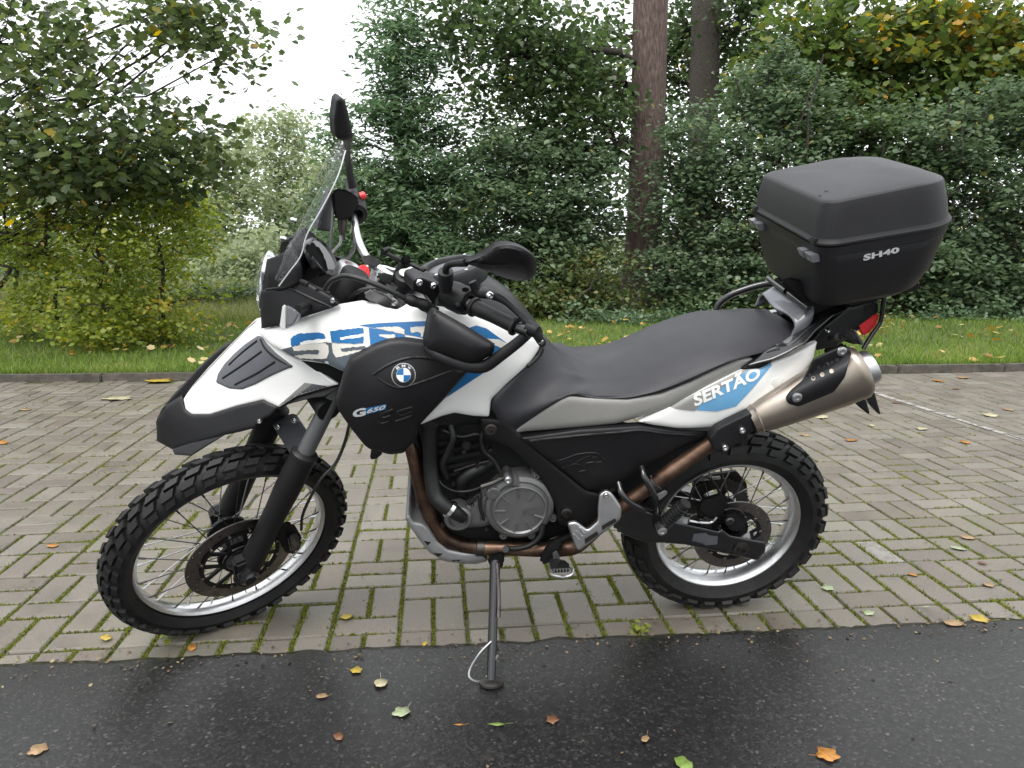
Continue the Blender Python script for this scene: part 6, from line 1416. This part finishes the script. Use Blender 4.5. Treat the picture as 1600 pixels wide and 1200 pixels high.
fallen(1531,968,.070,'maple','yellow','yellow orange leaf on the asphalt edge, next to a tan one',rot=1.2)
fallen(166,998,.050,'oval','yellow','curled yellow leaf on the paving under the front tyre',curl=2.2)
fallen(300,1012,.045,'oval','orange','orange brown leaf on the last paving row below the front tyre')
fallen(542,965,.045,'maple','yellow','yellow leaf in a moss joint between front wheel and stand',curl=1.6)
fallen(664,1006,.028,'oval','yellow','tiny yellow leaf where the paving meets the asphalt')
fallen(183,623,.20,'maple','pale','large cream coloured leaf on the paving beyond the beak',curl=.8,rot=1.4)
fallen(248,595,.20,'maple','yellow','big yellow maple leaf lying against the kerb',rot=1.3,curl=.9)
fallen(155,592,.15,'maple','pale','pale leaf lying against the kerb beside an orange one',rot=.6)
fallen(272,592,.11,'oval','orange','orange leaf at the kerb beside the big yellow leaf')
fallen(82,853,.045,'oval','orange','red orange leaf on the paving ahead of the front wheel')
fallen(3,692,.08,'oval','orange','orange leaf far out on the paving, ahead of the motorcycle')
fallen(1293,919,.050,'maple','palegreen','pale green leaf on a paver behind the rear wheel')
fallen(1497,857,.055,'oval','palegreen','long pale leaf on the paving, one of a pair, the greener',rot=1.2)
fallen(1512,840,.060,'oval','tan','long tan leaf on the paving, one of a pair, the browner',rot=1.5)
fallen(1357,958,.042,'maple','palegreen','yellow green leaf on the last paving row behind the rear wheel')
fallen(1447,950,.045,'lance','palegreen','narrow pale leaf standing in a joint near the asphalt',curl=2.5)
fallen(1545,914,.045,'maple','tan','flat tan leaf on the paving near the asphalt pair')
for px, py, sz, k, m in ((1283,652,.09,'maple','pale'),(1330,688,.08,'oval','orange'),(1258,680,.06,'oval','tan'),(1440,670,.07,'maple','pale'),(1508,691,.07,'oval','orange'),(1547,649,.09,'maple','pale'),(1575,640,.08,'oval','tan'),(1505,590,.10,'maple','tan'),(1465,595,.10,'oval','orange'),(1400,629,.06,'oval','brown'),(1494,608,.06,'oval','brown'),(1362,665,.05,'oval','pale'),(40,640,.08,'oval','tan'),(420,720,.06,'oval','tan'),(1535,880,.03,'oval','brown'),(1426,898,.03,'oval','orange'),(1250,745,.04,'oval','brown'),(960,760,.04,'oval','tan')):
    fallen(px, py, sz, k, m, 'small %s %s leaf lying loose on the block paving %s' % ({'pale':'cream','tan':'tan','orange':'orange','brown':'dark brown'}[m], 'lobed' if k == 'maple' else 'oval', 'behind the motorcycle' if px > 1200 else 'beneath the motorcycle' if px > 900 else 'ahead of the front wheel'), 'loose leaves on the paving')
for px, m in ((1455,'orange'),(1525,'yellow'),(1580,'tan'),(1597,'orange'),(50,'tan'),(120,'orange')):
    fallen(px, 580+(800-px)*.0106+4, .11, 'maple', m, '%s leaf washed up against the foot of the kerb %s' % (m, 'beyond the silencer' if px > 1000 else 'beyond the beak'), 'leaves against the kerb')
# leaf litter scattered over the lawn (uncountable)
P = []
for _ in range(900):
    x = random.uniform(-7, 7.5); d = .15+random.random()*4.2; y = kerb_y(x)+d
    if noise.noise(Vector((x*.7, y*.7, 5))) < -.15: continue
    P.append((x, y, terrain_z(x, y)+random.uniform(.03,.07)))
P = np.array(P); V, Fc, nf = leaf_cloud(P, .075, MAPLE, .35, .0)
L_LITTER = leaf_mat('lawn_litter', [(0, (.22,.11,.04)), (.4, (.40,.24,.06)), (.75, (.50,.36,.10)), (1, (.52,.44,.26))], .5, .2)
tag(big_mesh('leaf_litter', V, Fc, 3, L_LITTER, attr=np.repeat(rng.random(len(P)), nf)), 'yellow and brown leaves scattered over the lawn', 'leaves', kind='stuff')
# seedlings and weeds rooted in the joints
for px, py, n_, lb_ in ((270,992,10,'small green weed in a joint at the front tyre'),(1000,985,8,'small green weed sprouting by the asphalt edge under the rear wheel'),(1395,577,12,'weed growing from the kerb joint, behind the silencer'),(1560,570,14,'weed tuft on the kerb, far along the lawn')):
    P0 = G(px, py, .0); rt = empty('weed', tuple(P0)); tag(rt, lb_, 'weed')
    P = np.array([(random.gauss(0,.018), random.gauss(0,.018), random.uniform(.004,.022)) for _ in range(n_*2)]); V, Fc, nf = leaf_cloud(P, .024 if py > 700 else .06, OVAL, .4)
    big_mesh('leaves', V, Fc, 3, L_YOUNG, rt, np.repeat(np.clip(rng.normal(.5,.15,len(P)),0,1), nf))

# crumbs of leaf, seed and grit, thickest along the asphalt edge and the kerb (uncountable)
P = []
for _ in range(1000):
    x = random.uniform(-2.6, 2.8); k = random.random()
    if k < .45: y = edge_y(x)+random.gauss(-.02,.045)
    elif k < .55: y = edge_y(x)-random.random()**1.5*.9
    else: y = edge_y(x)+random.random()*3.2; x *= 1.6
    P.append((x, y, .010 if y < edge_y(x) else .003))
for _ in range(500):
    x = random.uniform(-5, 5); P.append((x, kerb_y(x)-abs(random.gauss(0,.05)), .006))
P = np.array(P); V, Fc, nf = leaf_cloud(P, .011, OVAL, .35, 0); V[:,2] = np.maximum(V[:,2], .004)
L_CRUMB = leaf_mat('leaf_crumbs', [(0, (.03,.022,.014)), (.5, (.10,.065,.035)), (.85, (.20,.14,.07)), (1, (.30,.26,.12))], .6, .1)
tag(big_mesh('leaf_crumbs', V, Fc, 3, L_CRUMB, attr=np.repeat(rng.random(len(P)), nf)), 'fine brown crumbs of leaf and seed scattered on asphalt and paving', 'debris', kind='stuff')
